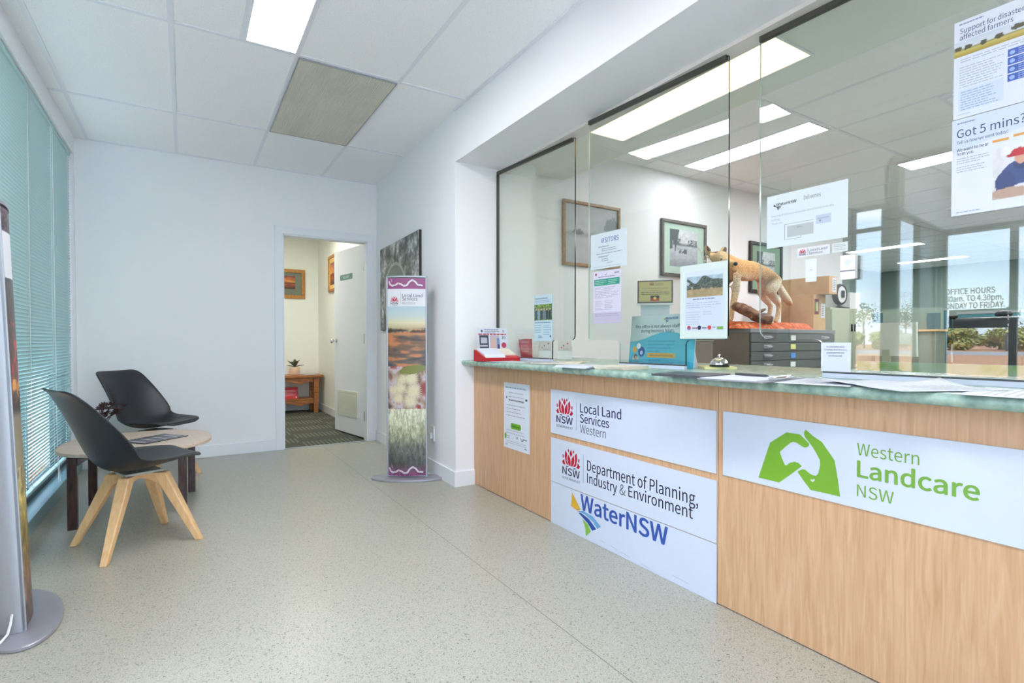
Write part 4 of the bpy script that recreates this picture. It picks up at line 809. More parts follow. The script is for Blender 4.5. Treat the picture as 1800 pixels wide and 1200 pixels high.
def kiosk(loc, rz, fn, label, logo, tilt=0):
    t = thing('display_column', label, 'display column', loc, rz, 'display columns')
    b = MB(); b.lathe([(.268, 0), (.272, .003), (.272, .012), (.268, .015)], (0, .005, 0), 48, 1, .43); b.build('base_plate', M_base, t, local=True, smooth=True)
    Z0, Z1 = .016, 1.50; hw = .152
    shell = [(hw*math.cos(R(a)), .008+.105*math.sin(R(a))) for a in range(0, 181, 10)]
    sec = [(hw, -.004)]+shell+[(-hw, -.004), (-hw+.006, -.004), (-hw+.006, .003), (hw-.006, .003), (hw-.006, -.004)]
    b = MB(); b.prism(sec, (0, 0, Z0), (1, 0, 0), (0, 1, 0), (0, 0, 1), Z1-Z0); o = b.build('shell', M_alu, t, local=True, smooth=True)
    b = MB()
    for q in (-1, 1): b.box(q*(hw-.006)-.006, -.008, Z0, q*(hw-.006)+.006, .006, Z1+.004, bev=.002)
    b.build('edge_trim', M_alu, t, local=True)
    cap = [(x*1.004, y) for x, y in shell]+[(-hw+.02*k*hw*0-hw*0+0, -.004) for k in range(0)]+[(hw*math.cos(R(a)), .0-.028*math.sin(R(a-180))*-1*-1) for a in range(180, 361, 12)]
    b = MB(); b.prism(cap, (0, 0, Z1), (1, 0, 0), (0, 1, 0), (0, 0, 1), .012); b.build('top_cap', M_alu, t, local=True, smooth=True)
    # curved picture panel
    pw = .141; H = Z1-.006-Z0-.012; z0 = Z0+.012
    def bend(x): return -.004-.022*(1-(x/pw)**2)
    p = MB(); nx, ny = 60, 400
    gx, gy = np.meshgrid(np.arange(nx+1)/nx, np.arange(ny+1)/ny); C = lin(np.clip(fn(gx, gy), 0, 255))
    p.add([((2*gx[j, i]-1)*pw, bend((2*gx[j, i]-1)*pw), z0+H*gy[j, i]) for j in range(ny+1) for i in range(nx+1)], [[j*(nx+1)+i, j*(nx+1)+i+1, (j+1)*(nx+1)+i+1, (j+1)*(nx+1)+i] for j in range(ny) for i in range(nx)])
    for j in range(ny):
        for i in range(nx): p.c[j*nx+i] = np.array([C[j, i], C[j, i+1], C[j+1, i+1], C[j+1, i]])
    p.build('picture_panel', M_print, t, local=True, smooth=True)
    s = Sheet((-pw, 0, z0), (1, 0, 0), (0, 0, 1), 2*pw, H, t=0)
    if logo == 1:
        snake(s, 0, H*.947, 2*pw, H*.053); snake(s, 0, 0, 2*pw, H*.055)
        nsw_logo(s, .022, H*.868, .062); s.rect(.1, H*.866, .0012, H*.066, GREY); s.text('Local Land', .112, H*.905, .0225, (96, 98, 116), .012, w=.148); s.text('Services', .112, H*.888, .0225, (96, 98, 116), .012, w=.112); s.text('Western', .112, H*.868, .018, (160, 160, 168), 0, w=.095)
    else:
        nsw_logo(s, .17, H*.85, .085)
    # follow the curve
    s.p.v = [(x, bend(x)+(y+.0003)*1.0-.0008-(.0), z) for x, y, z in s.p.v]
    s.p.build('picture_lettering', M_print, t, local=True)
    return t
k1 = kiosk((1.405, 3.765, 0), R(-31.7), banner_one, 'silver display column with a landscape and blossom picture, beside the far counter end', 1)
b = MB(); b.tube([(.13, .10, .016), (.17, .12, .010), (.22, .16, .006), (.20, .2, .005)], .004, 8); b.build('cable', M_cable, k1, local=True)
k2 = kiosk((-.515, 2.60, 0), R(101), banner_two, 'silver display column seen edge-on beside the window blind', 2)
for ch in k2.children:   # this column leans a little towards the window
    if ch.name.startswith('base_plate'): continue
    for v in ch.data.vertices: v.co.x += .19*.036*v.co.z; v.co.y += .98*.036*v.co.z
b = MB(); b.tube([(-.143, .03, .085), (-.156, .031, .083), (-.163, .034, .06), (-.172, .042, .03), (-.20, .058, .0205), (-.24, .075, .019), (-.275, .095, .007), (-.34, .14, .005)], .0042, 8); b.tube([(-.285, .12, .005), (-.245, .085, .0235), (-.22, .075, .021), (-.215, .09, .0205), (-.25, .13, .006), (-.30, .2, .005)], .0042, 8); b.build('cable', M_cable, k2, local=True)

# ------------------------------------------------------------ chairs
def chair(label, x, y, a):
    t = thing('shell_chair', label, 'chair', (x, y, 0), R(a), 'black shell chairs')
    prof = [(.25, .415, .10, 0), (.243, .428, .165, .004), (.205, .428, .205, .018), (.10, .405, .228, .045), (-.01, .386, .238, .066), (-.09, .384, .242, .092), (-.15, .408, .244, .118), (-.196, .470, .240, .124), (-.230, .560, .230, .104), (-.266, .650, .216, .076), (-.304, .738, .200, .046), (-.326, .790, .186, .02), (-.340, .806, .14, 0)]
    pf = []
    for i, (f, z, hw, cu) in enumerate(prof):
        p0 = prof[max(i-1, 0)]; p1 = prof[min(i+1, len(prof)-1)]; d = Vector((p1[0]-p0[0], p1[1]-p0[1])).normalized(); pf.append((f, z, hw, cu, -d.y*-1 if 0 else d.y, -d.x))
    def pt(i, s, e=0):
        f, z, hw, cu, nx, nz = pf[i]; k = cu*abs(s)**2.1+e
        return (f+nx*k, hw*s, z+nz*k)
    n = len(pf); m = 12
    b = MB(); b.add([pt(j, 2*i/m-1) for j in range(n) for i in range(m+1)], [[j*(m+1)+i, j*(m+1)+i+1, (j+1)*(m+1)+i+1, (j+1)*(m+1)+i] for j in range(n-1) for i in range(m)])
    o = b.build('seat_shell', M_black, t, local=True, smooth=True); md = o.modifiers.new('thick', 'SOLIDIFY'); md.thickness = .012; md.offset = 0; md = o.modifiers.new('round', 'SUBSURF'); md.levels = 2; md.render_levels = 2
    b = MB(); idx = [1, 2, 3, 4, 5]
    b.add([pt(j, (2*i/m-1)*.90, .012) for j in idx for i in range(m+1)], [[j*(m+1)+i, j*(m+1)+i+1, (j+1)*(m+1)+i+1, (j+1)*(m+1)+i] for j in range(4) for i in range(m)])
    o = b.build('seat_pad', P('black_leatherette', (44, 45, 48), .5, var=.06), t, local=True, smooth=True); md = o.modifiers.new('thick', 'SOLIDIFY'); md.thickness = .014; md.offset = -1; md = o.modifiers.new('round', 'SUBSURF'); md.levels = 2; md.render_levels = 2
    b = MB(); b.box(-.075, -.07, .358, .095, .07, .370, bev=.003); b.build('mounting_plate', P('pale_plate', (190, 188, 176), .5), t, local=True)
    for sx, sy in ((1, 1), (1, -1), (-1, 1), (-1, -1)):
        b = MB(); A = Vector((.075*sx+.005, .075*sy, .360)); B_ = Vector((.205*sx, .205*sy, 0)); d = Vector((sx, sy, 0)).normalized(); q = Vector((-sy, sx, 0)).normalized()
        def ring(c, w, h): return [c+d*h+q*w, c-d*h+q*w, c-d*h-q*w, c+d*h-q*w]
        vs = ring(A, .026, .03)+ring(A.lerp(B_, .25), .025, .027)+ring(B_, .015, .016)
        b.add(vs, [[0, 1, 2, 3], [8, 11, 10, 9]]+[[4*k+i, 4*k+4+i, 4*k+4+(i+1) % 4, 4*k+(i+1) % 4] for k in range(2) for i in range(4)])
        o = b.build('leg', M_beech, t, local=True); md = o.modifiers.new('soft', 'BEVEL'); md.width = .005; md.segments = 2
    for q in (1, -1):
        b = MB(); M = Matrix.Rotation(R(45*q), 4, 'Z')
        pl = [(-.105, .360), (.105, .360), (.13, .295), (.10, .305), (.06, .328), (0, .334), (-.06, .328), (-.10, .305), (-.13, .295)]
        b.prism(pl, M @ Vector((0, .016, 0)), M @ Vector((1, 0, 0)), UZ, M @ Vector((0, -1, 0)), .032); b.build('cross_rail', M_beech, t, local=True)
    return t
chair('black shell chair with splayed beech legs in front of the low table', -.215, 3.295, 23)
chair('black shell chair with beech legs behind the low table, near the back wall', -.20, 4.76, -40)
# low table
tb = thing('low_table', 'low table with pale rounded top and dark legs between the two chairs', 'table', (-.245, 3.95, 0))
def sup(n, r, k=48): return [(math.copysign(abs(math.cos(6.28319*i/k))**(2/n), math.cos(6.28319*i/k))*r, math.copysign(abs(math.sin(6.28319*i/k))**(2/n), math.sin(6.28319*i/k))*r) for i in range(k)]
b = MB(); b.prism(sup(2.5, .385), (-.245, 3.95, .402), (1, 0, 0), (0, 1, 0), (0, 0, 1), .02); o = b.build('table_top', M_ply, tb); md = o.modifiers.new('soft', 'BEVEL'); md.width = .004; md.segments = 2; md.limit_method = 'ANGLE'
LP = [(-.53, 3.71), (-.02, 3.755), (.03, 4.23), (-.50, 4.20)]
for x, y in LP: MB().box(x-.022, y-.022, 0, x+.022, y+.022, .402, bev=.003).build('leg', M_dark, tb)
b = MB()
for i in range(4):
    p = Vector((*LP[i], 0)); q = Vector((*LP[(i+1) % 4], 0)); d = (q-p).normalized(); L = (q-p).length
    b.prism([(.022, .402), (L-.022, .402), (L-.022, .345), (L-.06, .372), (.06, .372), (.022, .345)], p+d.cross(Vector(UZ))*.01, d, UZ, d.cross(Vector(UZ))*-1, .02)
    b.build('apron', M_dark, tb); b = MB()
mg = MB(); mg.prism(rectp(-.165, 3.94, .285, .21, 40), (0, 0, .4225), (1, 0, 0), (0, 1, 0), (0, 0, 1), .004)
o = tag(mg.build('magazine', P('black_gloss_paper', (60, 60, 64), .3)), 'dark glossy magazine lying on the low table', 'magazine')
U = Vector((math.cos(R(40)), math.sin(R(40)), 0)); V = Vector((-U.y, U.x, 0)); s = Sheet(Vector((-.165, 3.94, .4265))-U*.1425-V*.105, U, V, .285, .21, t=.0)
s.text('COUNTRY', .02, .165, .03, (226, 226, 230), .02, w=.24) if 0 else None
for i in range(11): s.poly([(.02+.023*i, .03), (.034+.023*i, .03), (.040+.023*i, .17-.02*(i % 3)), (.026+.023*i, .17-.02*(i % 3))], ((226, 226, 232), (150, 150, 160), (96, 96, 104))[i % 3], 1)
s.part('cover_picture', o)
pt_ = thing('potted_plant', 'teal pot of dark dried flowers on the low table', 'plant', (-.44, 3.93, .4225))
b = MB(); b.lathe([(.03, 0), (.042, .004), (.046, .05), (.046, .10), (.042, .102), (.041, .06), (.03, .05)], (-.44, 3.93, .4225), 28); b.build('pot', M_glasspot, pt_, smooth=True)
b = MB(); f = MB(); rnd = random.Random(4)
for i in range(17):
    a = rnd.random()*6.283; r = .03+.10*rnd.random(); hh = .17+.11*rnd.random()-r*.4; p1 = Vector((-.44+r*math.cos(a), 3.93+r*math.sin(a), .4225+hh))
    b.tube([(-.44, 3.93, .47), tuple(Vector((-.44, 3.93, .5)).lerp(p1, .5)+Vector((0, 0, .02))), tuple(p1)], .0022, 5)
    f = MB()
    for k in range(8):
        w = 6.283*k/8+rnd.random(); el = .2+.9*rnd.random(); d = Vector((math.cos(w)*math.cos(el), math.sin(w)*math.cos(el), math.sin(el))); q = d.cross(Vector(UZ)).normalized(); u2 = d.cross(q)
        f.add([tuple(p1), tuple(p1+d*.016+q*.009), tuple(p1+d*.032+u2*.004), tuple(p1+d*.016-q*.009), tuple(p1+d*.016+u2*.008)], [[0, 1, 2, 4], [0, 4, 2, 3]])
    f.build('flower', M_dry, pt_)
b.build('stems', M_dry, pt_)

# ------------------------------------------------------------ lobby wall things
U = (Vector((1.62, 3.38, 0))-Vector((1.69, 5.40, 0))).normalized(); O = Vector((1.683, 5.19, 1.135)); s = Sheet(O+Vector((-.022, 0, 0)), U, UZ, 1.13, .80, t=.0)
def bw(x, y):
    n = fbm(x*14, y*9, 3); c = grad(n, [(.25, (70, 72, 70)), (.5, (136, 140, 138)), (.75, (222, 224, 224))])*(.7+.6*vn(x*70, y*44, 8))[..., None]
    e = ((x-.42)/.28)**2+((y-.38)/.36)**2; c = mixc(c, np.broadcast_to((206, 212, 206), x.shape+(3,)), ((e > 1) & (e < 1.18))*.8); c = mixc(c, np.broadcast_to((128, 138, 126), x.shape+(3,)), (e < 1)*1.)
    v = (abs(x-.4) < .05*(y-.86)/.14)*1.; return mixc(c, np.broadcast_to((230, 232, 232), x.shape+(3,)), v*(y > .86))
s.pic(0, 0, 1.13, .80, bw, 170, 120)
b = MB(); b.prism([(0, 0), (1.13, 0), (1.13, .8), (0, .8)], O, U, UZ, U.cross(Vector(UZ)), .022)
for q in range(2, 6): b.mi[q] = 1
o = tag(b.build('canvas_print', [M_paper, P('black_canvas_edge', (40, 36, 38), .6)]), 'black and white tree photograph on canvas behind the display column', 'picture'); s.part('picture', o)
ot = thing('power_outlet', 'white power outlet low on the wall behind the display column', 'power outlet', (1.625, 3.81, .26))
b = MB(); O = Vector((1.6365, 3.855, .255)); b.prism([(0, 0), (.075, 0), (.075, .115), (0, .115)], O, U, UZ, U.cross(Vector(UZ)), .010); b.build('plate', M_white, ot)
b = MB(); b.prism([(.022, .02), (.053, .02), (.053, .06), (.022, .06)], O+U.cross(Vector(UZ))*.010, U, UZ, U.cross(Vector(UZ)), .02); b.build('plug', M_white, ot)

# ------------------------------------------------------------ back room things
def framed(name, O, U, w, h, fw, fm, matc, fn, pw, ph, px, py, label, depth=.025, group=None, nx=50, ny=40):
    O = Vector(O); U = Vector(U); N_ = U.cross(Vector(UZ)); c = O+U*w/2; t = thing(name, label, 'picture', (c.x, c.y, O.z), 0, group)
    b = MB()
    for a in ((0, 0, w, fw), (0, h-fw, w, h), (0, fw, fw, h-fw), (w-fw, fw, w, h-fw)): b.prism([(a[0], a[1]), (a[2], a[1]), (a[2], a[3]), (a[0], a[3])], O, U, UZ, N_, depth)
    o = b.build('frame', fm, t); md = o.modifiers.new('soft', 'BEVEL'); md.width = .004; md.segments = 2
    b = MB(); b.prism([(fw, fw), (w-fw, fw), (w-fw, h-fw), (fw, h-fw)], O, U, UZ, N_, depth*.45); b.build('mount_board', matc, t)
    s = Sheet(O, U, UZ, w, h, t=depth*.45); s.pic(px, py, pw, ph, fn, nx, ny); s.part('picture', t); return t
def sunset(x, y): return grad(y, [(0, (60, 40, 30)), (.3, (190, 90, 50)), (.45, (120, 60, 40)), (.55, (250, 170, 80)), (.75, (246, 130, 70)), (1, (120, 60, 60))])*(.6+.8*fbm(x*5, y*12, 4))[..., None]
framed('framed_picture', (.86, 8.366, 1.655), (1, 0, 0), .67, .43, .05, M_frm3, P('sage_mat', (116, 122, 108), .7), sunset, .42, .19, .11, .14, 'golden framed sunset picture on the far wall of the back room')
framed('framed_picture', (1.716, 7.60, 1.70), (0, -1, 0), .40, .49, .035, M_frm3, P('tan_mat', (226, 190, 120), .7), sunset, .22, .3, .09, .09, 'golden framed picture on the side wall of the back room behind the door')
bn = thing('wooden_bench', 'low red-brown wooden bench table with a lower shelf in the back room', 'table', (1.05, 8.1, 0))
bx0, bx1, by0, by1 = .35, 1.69, 7.92, 8.33
MB().box(bx0, by0, .505, bx1+.01, by1, .54, bev=.006).build('top', M_bench, bn); MB().box(bx0+.08, by0+.05, .185, bx1-.11, by1-.03, .205, bev=.003).build('shelf', M_bench, bn)
for x in (bx0+.06, bx1-.12):
    for y in (by0+.03, by1-.07):
        b = MB(); b.prism([(0, 0), (.055, 0), (.06, .15), (.07, .5), (0, .5)], (x, y, .003), (1, 0, 0), UZ, (0, 1, 0), -.055 if 0 else .05); b.build('leg', M_bench, bn)
for zt, zb in ((.503, .44), (.184, .13)):
    b = MB(); n = 24; L = bx1-.13-(bx0+.13); top = [(L*i/n, zt) for i in range(n+1)]; bot = [(L*i/n, zb+.022*math.cos(6.283*3*i/n)+(-.02 if i in (0, n) else 0)) for i in range(n+1)]
    b.prism(top+bot[::-1], (bx0+.13, by0+.045, 0), (1, 0, 0), UZ, (0, -1, 0), .018); b.build('scalloped_apron', M_bench, bn)
pp = thing('potted_plant', 'small rubber plant in a pink clay pot on the bench', 'plant', (1.34, 8.13, .54))
b = MB(); b.lathe([(.055, 0), (.068, .004), (.074, .05), (.07, .085), (.062, .115), (.058, .115), (.06, .08), (.03, .07)], (1.34, 8.13, .541), 28); b.build('pot', M_pot, pp, smooth=True)
def leaf(b, p0, d, L, w, droop):
    p0 = Vector(p0); d = Vector(d).normalized(); q = d.cross(Vector(UZ)).normalized(); up = q.cross(d); n = 8; vs = []
    for i in range(n+1):
        u = i/n; c = p0+d*L*u+Vector((0, 0, -droop*u*u)); hw = w*math.sin(math.pi*min(u*.93+.05, 1))**.7
        vs += [tuple(c-q*hw+up*.012*hw/w), tuple(c), tuple(c+q*hw+up*.012*hw/w)]
    b.add(vs, [[3*i+k, 3*i+k+1, 3*i+k+4, 3*i+k+3] for i in range(n) for k in range(2)])
c = (1.34, 8.13, .65)
for d, L, w, dr_, m in (((-.8, -.3, .75), .15, .026, .0, M_leaf), ((.5, -.4, .9), .13, .032, .0, M_leaf2), ((.9, -.2, .35), .14, .02, .02, M_leaf), ((-.9, -.1, .3), .12, .02, .01, M_leaf), ((.1, .5, 1), .13, .028, 0, M_leaf), ((.15, -.6, .8), .12, .03, 0, M_leaf2), ((-.3, .5, .7), .12, .026, .01, M_leaf)):
    b = MB(); leaf(b, c, d, L, w, dr_); b.build('leaf', m, pp, smooth=True)
MB().tube([(1.34, 8.13, .60), (1.342, 8.128, .68)], .006, 8).build('stem', M_leaf, pp)
lh = thing('leaflet_holder', 'red sloping leaflet holder on the bench shelf', 'leaflet holder', (1.26, 8.1, .206))
b = MB(); b.prism([(0, 0), (.13, 0), (.10, .16), (.055, .16)], (1.15, 8.03, .206), (0, 1, 0), UZ, (1, 0, 0), .22); 
b.build('body', M_red, lh); s = Sheet((1.15, 8.03-.001, .206), (1, 0, 0), (0, .055, .16), .22, .169, t=0); s.rect(.015, .035, .19, .1, (226, 70, 86), 1); s.lines(.03, .12, .16, 5, .018, .006, (246, 190, 196)); s.rect(.185, .012, .015, .02, (250, 230, 230)); s.part('print', lh)
flat('magazine', rectp(1.53, 8.08, .2, .14, 14), .541, .006, P('grey_paper', (196, 200, 208), .5), 'grey magazine on the right end of the bench', 'magazine')
flat('paper_sheet', rectp(1.05, 8.08, .28, .2, -4), .541, .002, M_paper, 'white papers on the bench left of the pot', 'paper')

# ------------------------------------------------------------ office
def oldtown(x, y):
    c = grad(y, [(0, (196, 196, 198)), (.42, (206, 206, 208)), (.5, (170, 172, 172)), (.56, (208, 210, 212)), (1, (196, 200, 202))])*(.94+.1*fbm(x*6, y*6, 2))[..., None]
    tr = (((x-.24)/.10)**2+((y-.53)/.05)**2 < .6+.8*vn(x*40, y*30, 3))*.6+(((x-.88)/.13)**2+((y-.66)/.2)**2 < .5+.9*vn(x*30, y*30, 4))*.5
    return mixc(c, np.broadcast_to((96, 100, 98), x.shape+(3,)), tr)
framed('framed_picture', (2.692, 3.569, 1.668), (1, 0, 0), .64, .55, .026, M_frm1, P('pale_mat', (224, 226, 228), .6), oldtown, .588, .498, .026, .026, 'wide oak framed pale river photograph, furthest along the office wall', .03)
def river(x, y):
    c = grad(y, [(0, (150, 152, 160)), (.3, (196, 198, 206)), (.55, (206, 208, 214)), (.6, (110, 112, 114)), (.66, (226, 228, 230)), (1, (236, 238, 242))])*(.82+.3*fbm(x*12, y*30, 7))[..., None]
    d = ((x < .2+.22*(y-.4)) & (y > .4+.3*vn(x*20, y*12, 5)))*1.; d = np.maximum(d, ((y > .58) & (y < .76) & (vn(x*9, y*0, 6) > .45))*.8*(vn(x*40, y*40, 2) > .3)); d = np.maximum(d, ((x > .25) & (x < .62) & (y > .36) & (y < .5) & (vn(x*26, y*22, 9) > .42))*.9)
    return mixc(c, np.broadcast_to((60, 64, 64), x.shape+(3,)), d)
framed('framed_picture', (3.865, 3.569, 1.655), (1, 0, 0), .645, .545, .03, M_frm2, P('pale_green_mat', (184, 206, 192), .6), river, .40, .36, .12, .10, 'dark framed black and white riverboat photograph on a pale green mount', .03)
framed('framed_picture', (5.235, 3.569, 1.56), (1, 0, 0), .60, .56, .035, P('black_frame', (40, 36, 34), .4), P('green_mat', (128, 156, 132), .6), river, .34, .36, .13, .1, 'black framed picture with a green mount on the wall behind the dingo', .03)
# plan chest
pc = thing('plan_chest', 'low grey steel plan chest with many shallow drawers in the office', 'drawer cabinet', (4.73, 3.1, 0))
b = MB(); b.box(4.075, 2.768, 0, 5.42, 3.55, 1.10); b.build('body', M_steelside, pc); MB().box(4.068, 2.748, 1.10, 5.427, 3.555, 1.136, bev=.004).build('top', P('grey_steel_top', (128, 132, 134), .4), pc)
lc = [(236, 240, 236), (226, 226, 150), (90, 150, 214), (230, 240, 236), (236, 240, 236), (236, 240, 236)]
for i in range(9):
    z1 = 1.094-.0795*i; d = MB().box(4.082, 2.75, z1-.074, 5.413, 2.767, z1, bev=.002).build('drawer', M_steel, pc)
    for x in (4.31, 5.22):
        b = MB(); b.tube([(x-.05, 2.748, z1-.028), (x-.04, 2.725, z1-.032), (x, 2.715, z1-.036), (x+.04, 2.725, z1-.032), (x+.05, 2.748, z1-.028)], .006, 8); b.box(x-.055, 2.744, z1-.05, x+.055, 2.7495, z1-.018, bev=.002); b.build('handle', M_alu, d)
    MB().box(4.66, 2.744, z1-.058, 4.735, 2.7495, z1-.014).build('label_holder', P('label_card_%d' % min(i, 5), lc[min(i, 5)], .5), d)
gb = thing('filing_box', 'plain grey-brown box standing left of the plan chest', 'box', (3.65, 3.0, 0)); MB().box(3.55, 2.9, 0, 3.78, 3.12, 1.03, bev=.003).build('body', M_steelside, gb); MB().box(3.545, 2.895, 1.03, 3.785, 3.125, 1.035).build('lid', M_locker, gb)
# dingo on its display base
dg_ = thing('mounted_dingo', 'mounted sandy dingo standing on a red sand base on the plan chest', 'stuffed animal', (4.5, 3.05, 1.136))
b = MB()
def mound(u, v):
    x = 3.97+1.2*u; y = 2.80+.62*v; e = min(u, 1-u, v, 1-v); return (x, y, 1.1365+(.055*min(1, e*14)+.02*float(fbm(np.array(u*9), np.array(v*6), 3))*min(1, e*8) if e > 0 else 0))
b.grid(mound, 60, 32); b.add([(3.97, 2.80, 1.1365), (5.17, 2.80, 1.1365), (5.17, 3.42, 1.1365), (3.97, 3.42, 1.1365)], [[3, 2, 1, 0]]); b.build('sand_base', M_dirt, dg_, smooth=True)
b = MB(); b.tube([(3.98, 2.86, 1.33), (4.08, 2.85, 1.315), (4.20, 2.845, 1.275), (4.32, 2.84, 1.24), (4.43, 2.835, 1.225), (4.50, 2.835, 1.215)], [.035, .05, .05, .045, .05, .03], 12); b.tube([(4.30, 2.84, 1.26), (4.345, 2.82, 1.30), (4.38, 2.81, 1.315)], [.02, .014, .006], 8); b.tube([(4.2, 2.84, 1.28), (4.17, 2.81, 1.2)], [.02, .012], 8)
o = b.build('log', M_log, dg_, smooth=True); md = o.modifiers.new('sub', 'SUBSURF'); md.levels = 2; md.render_levels = 2; tx = bpy.data.textures.new('gnarl', 'CLOUDS'); tx.noise_scale = .05; md = o.modifiers.new('gnarl', 'DISPLACE'); md.texture = tx; md.strength = .03
b = MB(); rnd = random.Random(3)
for i in range(34):
    x = 4.36+.2*rnd.gauss(0, .6); y = 3.30+.04*rnd.random(); p = Vector((4.42, 3.32, 1.19)); q = Vector((x, y, 1.72+.2*rnd.random())); b.tube([tuple(p), tuple(p.lerp(q, .6)), tuple(q)], .0018, 4)
    for k in range(4):
        w = p.lerp(q, .8+.05*k); b.tube([tuple(w), tuple(w+Vector((rnd.gauss(0, .02), rnd.gauss(0, .02), .03)))], [.0015, .004], 4)
o = b.build('dried_grass', P('straw', (206, 196, 176), .8), dg_); o['kind'] = 'stuff'
def fur_mat():
    m, N, K, p = nodes('sandy_fur'); p.inputs['Roughness'].default_value = .95; p.inputs['Specular IOR Level'].default_value = .1
    tc = N.new('ShaderNodeTexCoord'); mp = N.new('ShaderNodeMapping'); mp.inputs['Scale'].default_value = (22, 60, 60); nz = N.new('ShaderNodeTexNoise'); nz.inputs['Scale'].default_value = 2.2; nz.inputs['Detail'].default_value = 7; K.new(tc.outputs['Object'], mp.inputs[0]); K.new(mp.outputs[0], nz.inputs[0])
    at = N.new('ShaderNodeAttribute'); at.attribute_name = 'coat'
    dk = N.new('ShaderNodeMixRGB'); dk.blend_type = 'MULTIPLY'; dk.inputs[0].default_value = .8; cr = N.new('ShaderNodeValToRGB'); cr.color_ramp.elements[0].position = .34; cr.color_ramp.elements[0].color = (.55, .5, .45, 1); cr.color_ramp.elements[1].position = .62; cr.color_ramp.elements[1].color = (1, 1, 1, 1)
    K.new(nz.outputs[0], cr.inputs[0]); K.new(at.outputs['Color'], dk.inputs[1]); K.new(cr.outputs[0], dk.inputs[2]); K.new(dk.outputs[0], p.inputs['Base Color'])
    bp = N.new('ShaderNodeBump'); bp.inputs['Strength'].default_value = .7; bp.inputs['Distance'].default_value = .01; K.new(nz.outputs[0], bp.inputs['Height']); K.new(bp.outputs[0], p.inputs['Normal']); return m
J = {}; edges = []
def jt(n, p, r, par=None):
    J[n] = (p, r)
    if par: edges.append((par, n))
jt('pelvis', (4.78, 3.05, 1.675), (.088, .105)); jt('loin', (4.60, 3.05, 1.695), (.082, .095), 'pelvis'); jt('ribs', (4.40, 3.05, 1.675), (.095, .120), 'loin'); jt('chest', (4.22, 3.04, 1.67), (.095, .125), 'ribs')
jt('neck', (4.07, 3.01, 1.735), (.088, .098), 'chest'); jt('nape', (3.95, 2.975, 1.765), (.080, .084), 'neck'); jt('skull', (3.866, 2.93, 1.712), (.092, .090), 'nape'); jt('brow', (3.848, 2.865, 1.694), (.074, .068), 'skull'); jt('muzzle', (3.826, 2.79, 1.672), (.042, .038), 'brow'); jt('nosetip', (3.808, 2.728, 1.652), (.027, .023), 'muzzle')
HL = Vector((.97, -.24, 0))
for q, sg in (('a', -1), ('b', 1)):
    e0 = Vector((3.866, 2.945, 1.772))+HL*.062*sg; e1 = Vector((3.866, 2.95, 1.806))+HL*.084*sg; e2 = Vector((3.866, 2.95, 1.842))+HL*.100*sg
    jt('ear0'+q, tuple(e0), (.040, .030), 'skull'); jt('ear1'+q, tuple(e1), (.036, .024), 'ear0'+q); jt('ear2'+q, tuple(e2), (.019, .012), 'ear1'+q)
for q, y in (('l', 2.985), ('r', 3.115)):
    jt('shoulder'+q, (4.19, y, 1.60), (.06, .075), 'chest'); jt('elbow'+q, (4.20, y, 1.475), (.034, .038), 'shoulder'+q); jt('wrist'+q, (4.155, y, 1.335), (.023, .025), 'elbow'+q); jt('pastern'+q, (4.14, y, 1.24), (.021, .021), 'wrist'+q); jt('paw'+q, (4.105, y, 1.205), (.028, .020), 'pastern'+q)
    dx = 0 if q == 'l' else .07
    jt('hip'+q, (4.80+dx*.3, y, 1.60), (.074, .085), 'pelvis'); jt('knee'+q, (4.715+dx, y, 1.485), (.046, .052), 'hip'+q); jt('hock'+q, (4.865+dx, y, 1.375), (.022, .026), 'knee'+q); jt('heel'+q, (4.835+dx, y, 1.25), (.020, .020), 'hock'+q); jt('toe'+q, (4.795+dx, y, 1.205), (.028, .020), 'heel'+q)
jt('tail0', (4.89, 3.05, 1.645), (.034, .034), 'pelvis'); jt('tail1', (4.97, 3.04, 1.54), (.036, .036), 'tail0'); jt('tail2', (5.05, 3.03, 1.45), (.042, .042), 'tail1'); jt('tail3', (5.13, 3.02, 1.385), (.024, .024), 'tail2')
names = list(J); me = bpy.data.meshes.new('dingo'); off = dg_.location
me.from_pydata([tuple(Vector(J[n][0])-off) for n in names], [(names.index(a), names.index(c)) for a, c in edges], [])
ob = bpy.data.objects.new('body', me); COL.objects.link(ob)
bm_ = bmesh.new(); bm_.from_mesh(me); ly = bm_.verts.layers.skin.verify(); bm_.verts.ensure_lookup_table()
for i, n in enumerate(names): bm_.verts[i][ly].radius = J[n][1]; bm_.verts[i][ly].use_root = n == 'pelvis'
bm_.to_mesh(me); bm_.free()
ob.modifiers.new('skin', 'SKIN').branch_smoothing = .6; md = ob.modifiers.new('sub', 'SUBSURF'); md.levels = 3; md.render_levels = 3
bpy.context.view_layer.update(); dgr = bpy.context.evaluated_depsgraph_get(); nm = bpy.data.meshes.new_from_object(ob.evaluated_get(dgr)); ob.modifiers.clear(); ob.data = nm; ft = bpy.data.textures.new('fur_tufts', 'CLOUDS'); ft.noise_scale = .009; md = ob.modifiers.new('tufts', 'DISPLACE'); md.texture = ft; md.strength = .009; ob.parent = dg_
at = nm.attributes.new('coat', 'FLOAT_COLOR', 'POINT'); co = np.array([v.co[:] for v in nm.vertices])+np.array(off); nv = np.array([v.normal[:] for v in nm.vertices])
n_ = vn(co[:, 0]*40, co[:, 2]*40, 3)
gold = lin((232, 186, 134)); pale = lin((248, 234, 210)); red_ = lin((222, 170, 120))
f = np.clip((1.655-co[:, 2]+.03*(n_-.5))/.10, 0, 1)[:, None]; C = red_*(1-f)*.5+gold*(1-f)*.5+pale*f
legs = np.clip((1.5-co[:, 2])/.1, 0, 1)[:, None]; C = C*(1-legs)+lin((232, 202, 160))*legs
hd = np.clip((4.02-co[:, 0])/.06, 0, 1)[:, None]; C = C*(1-hd)+lin((232, 196, 148))*hd
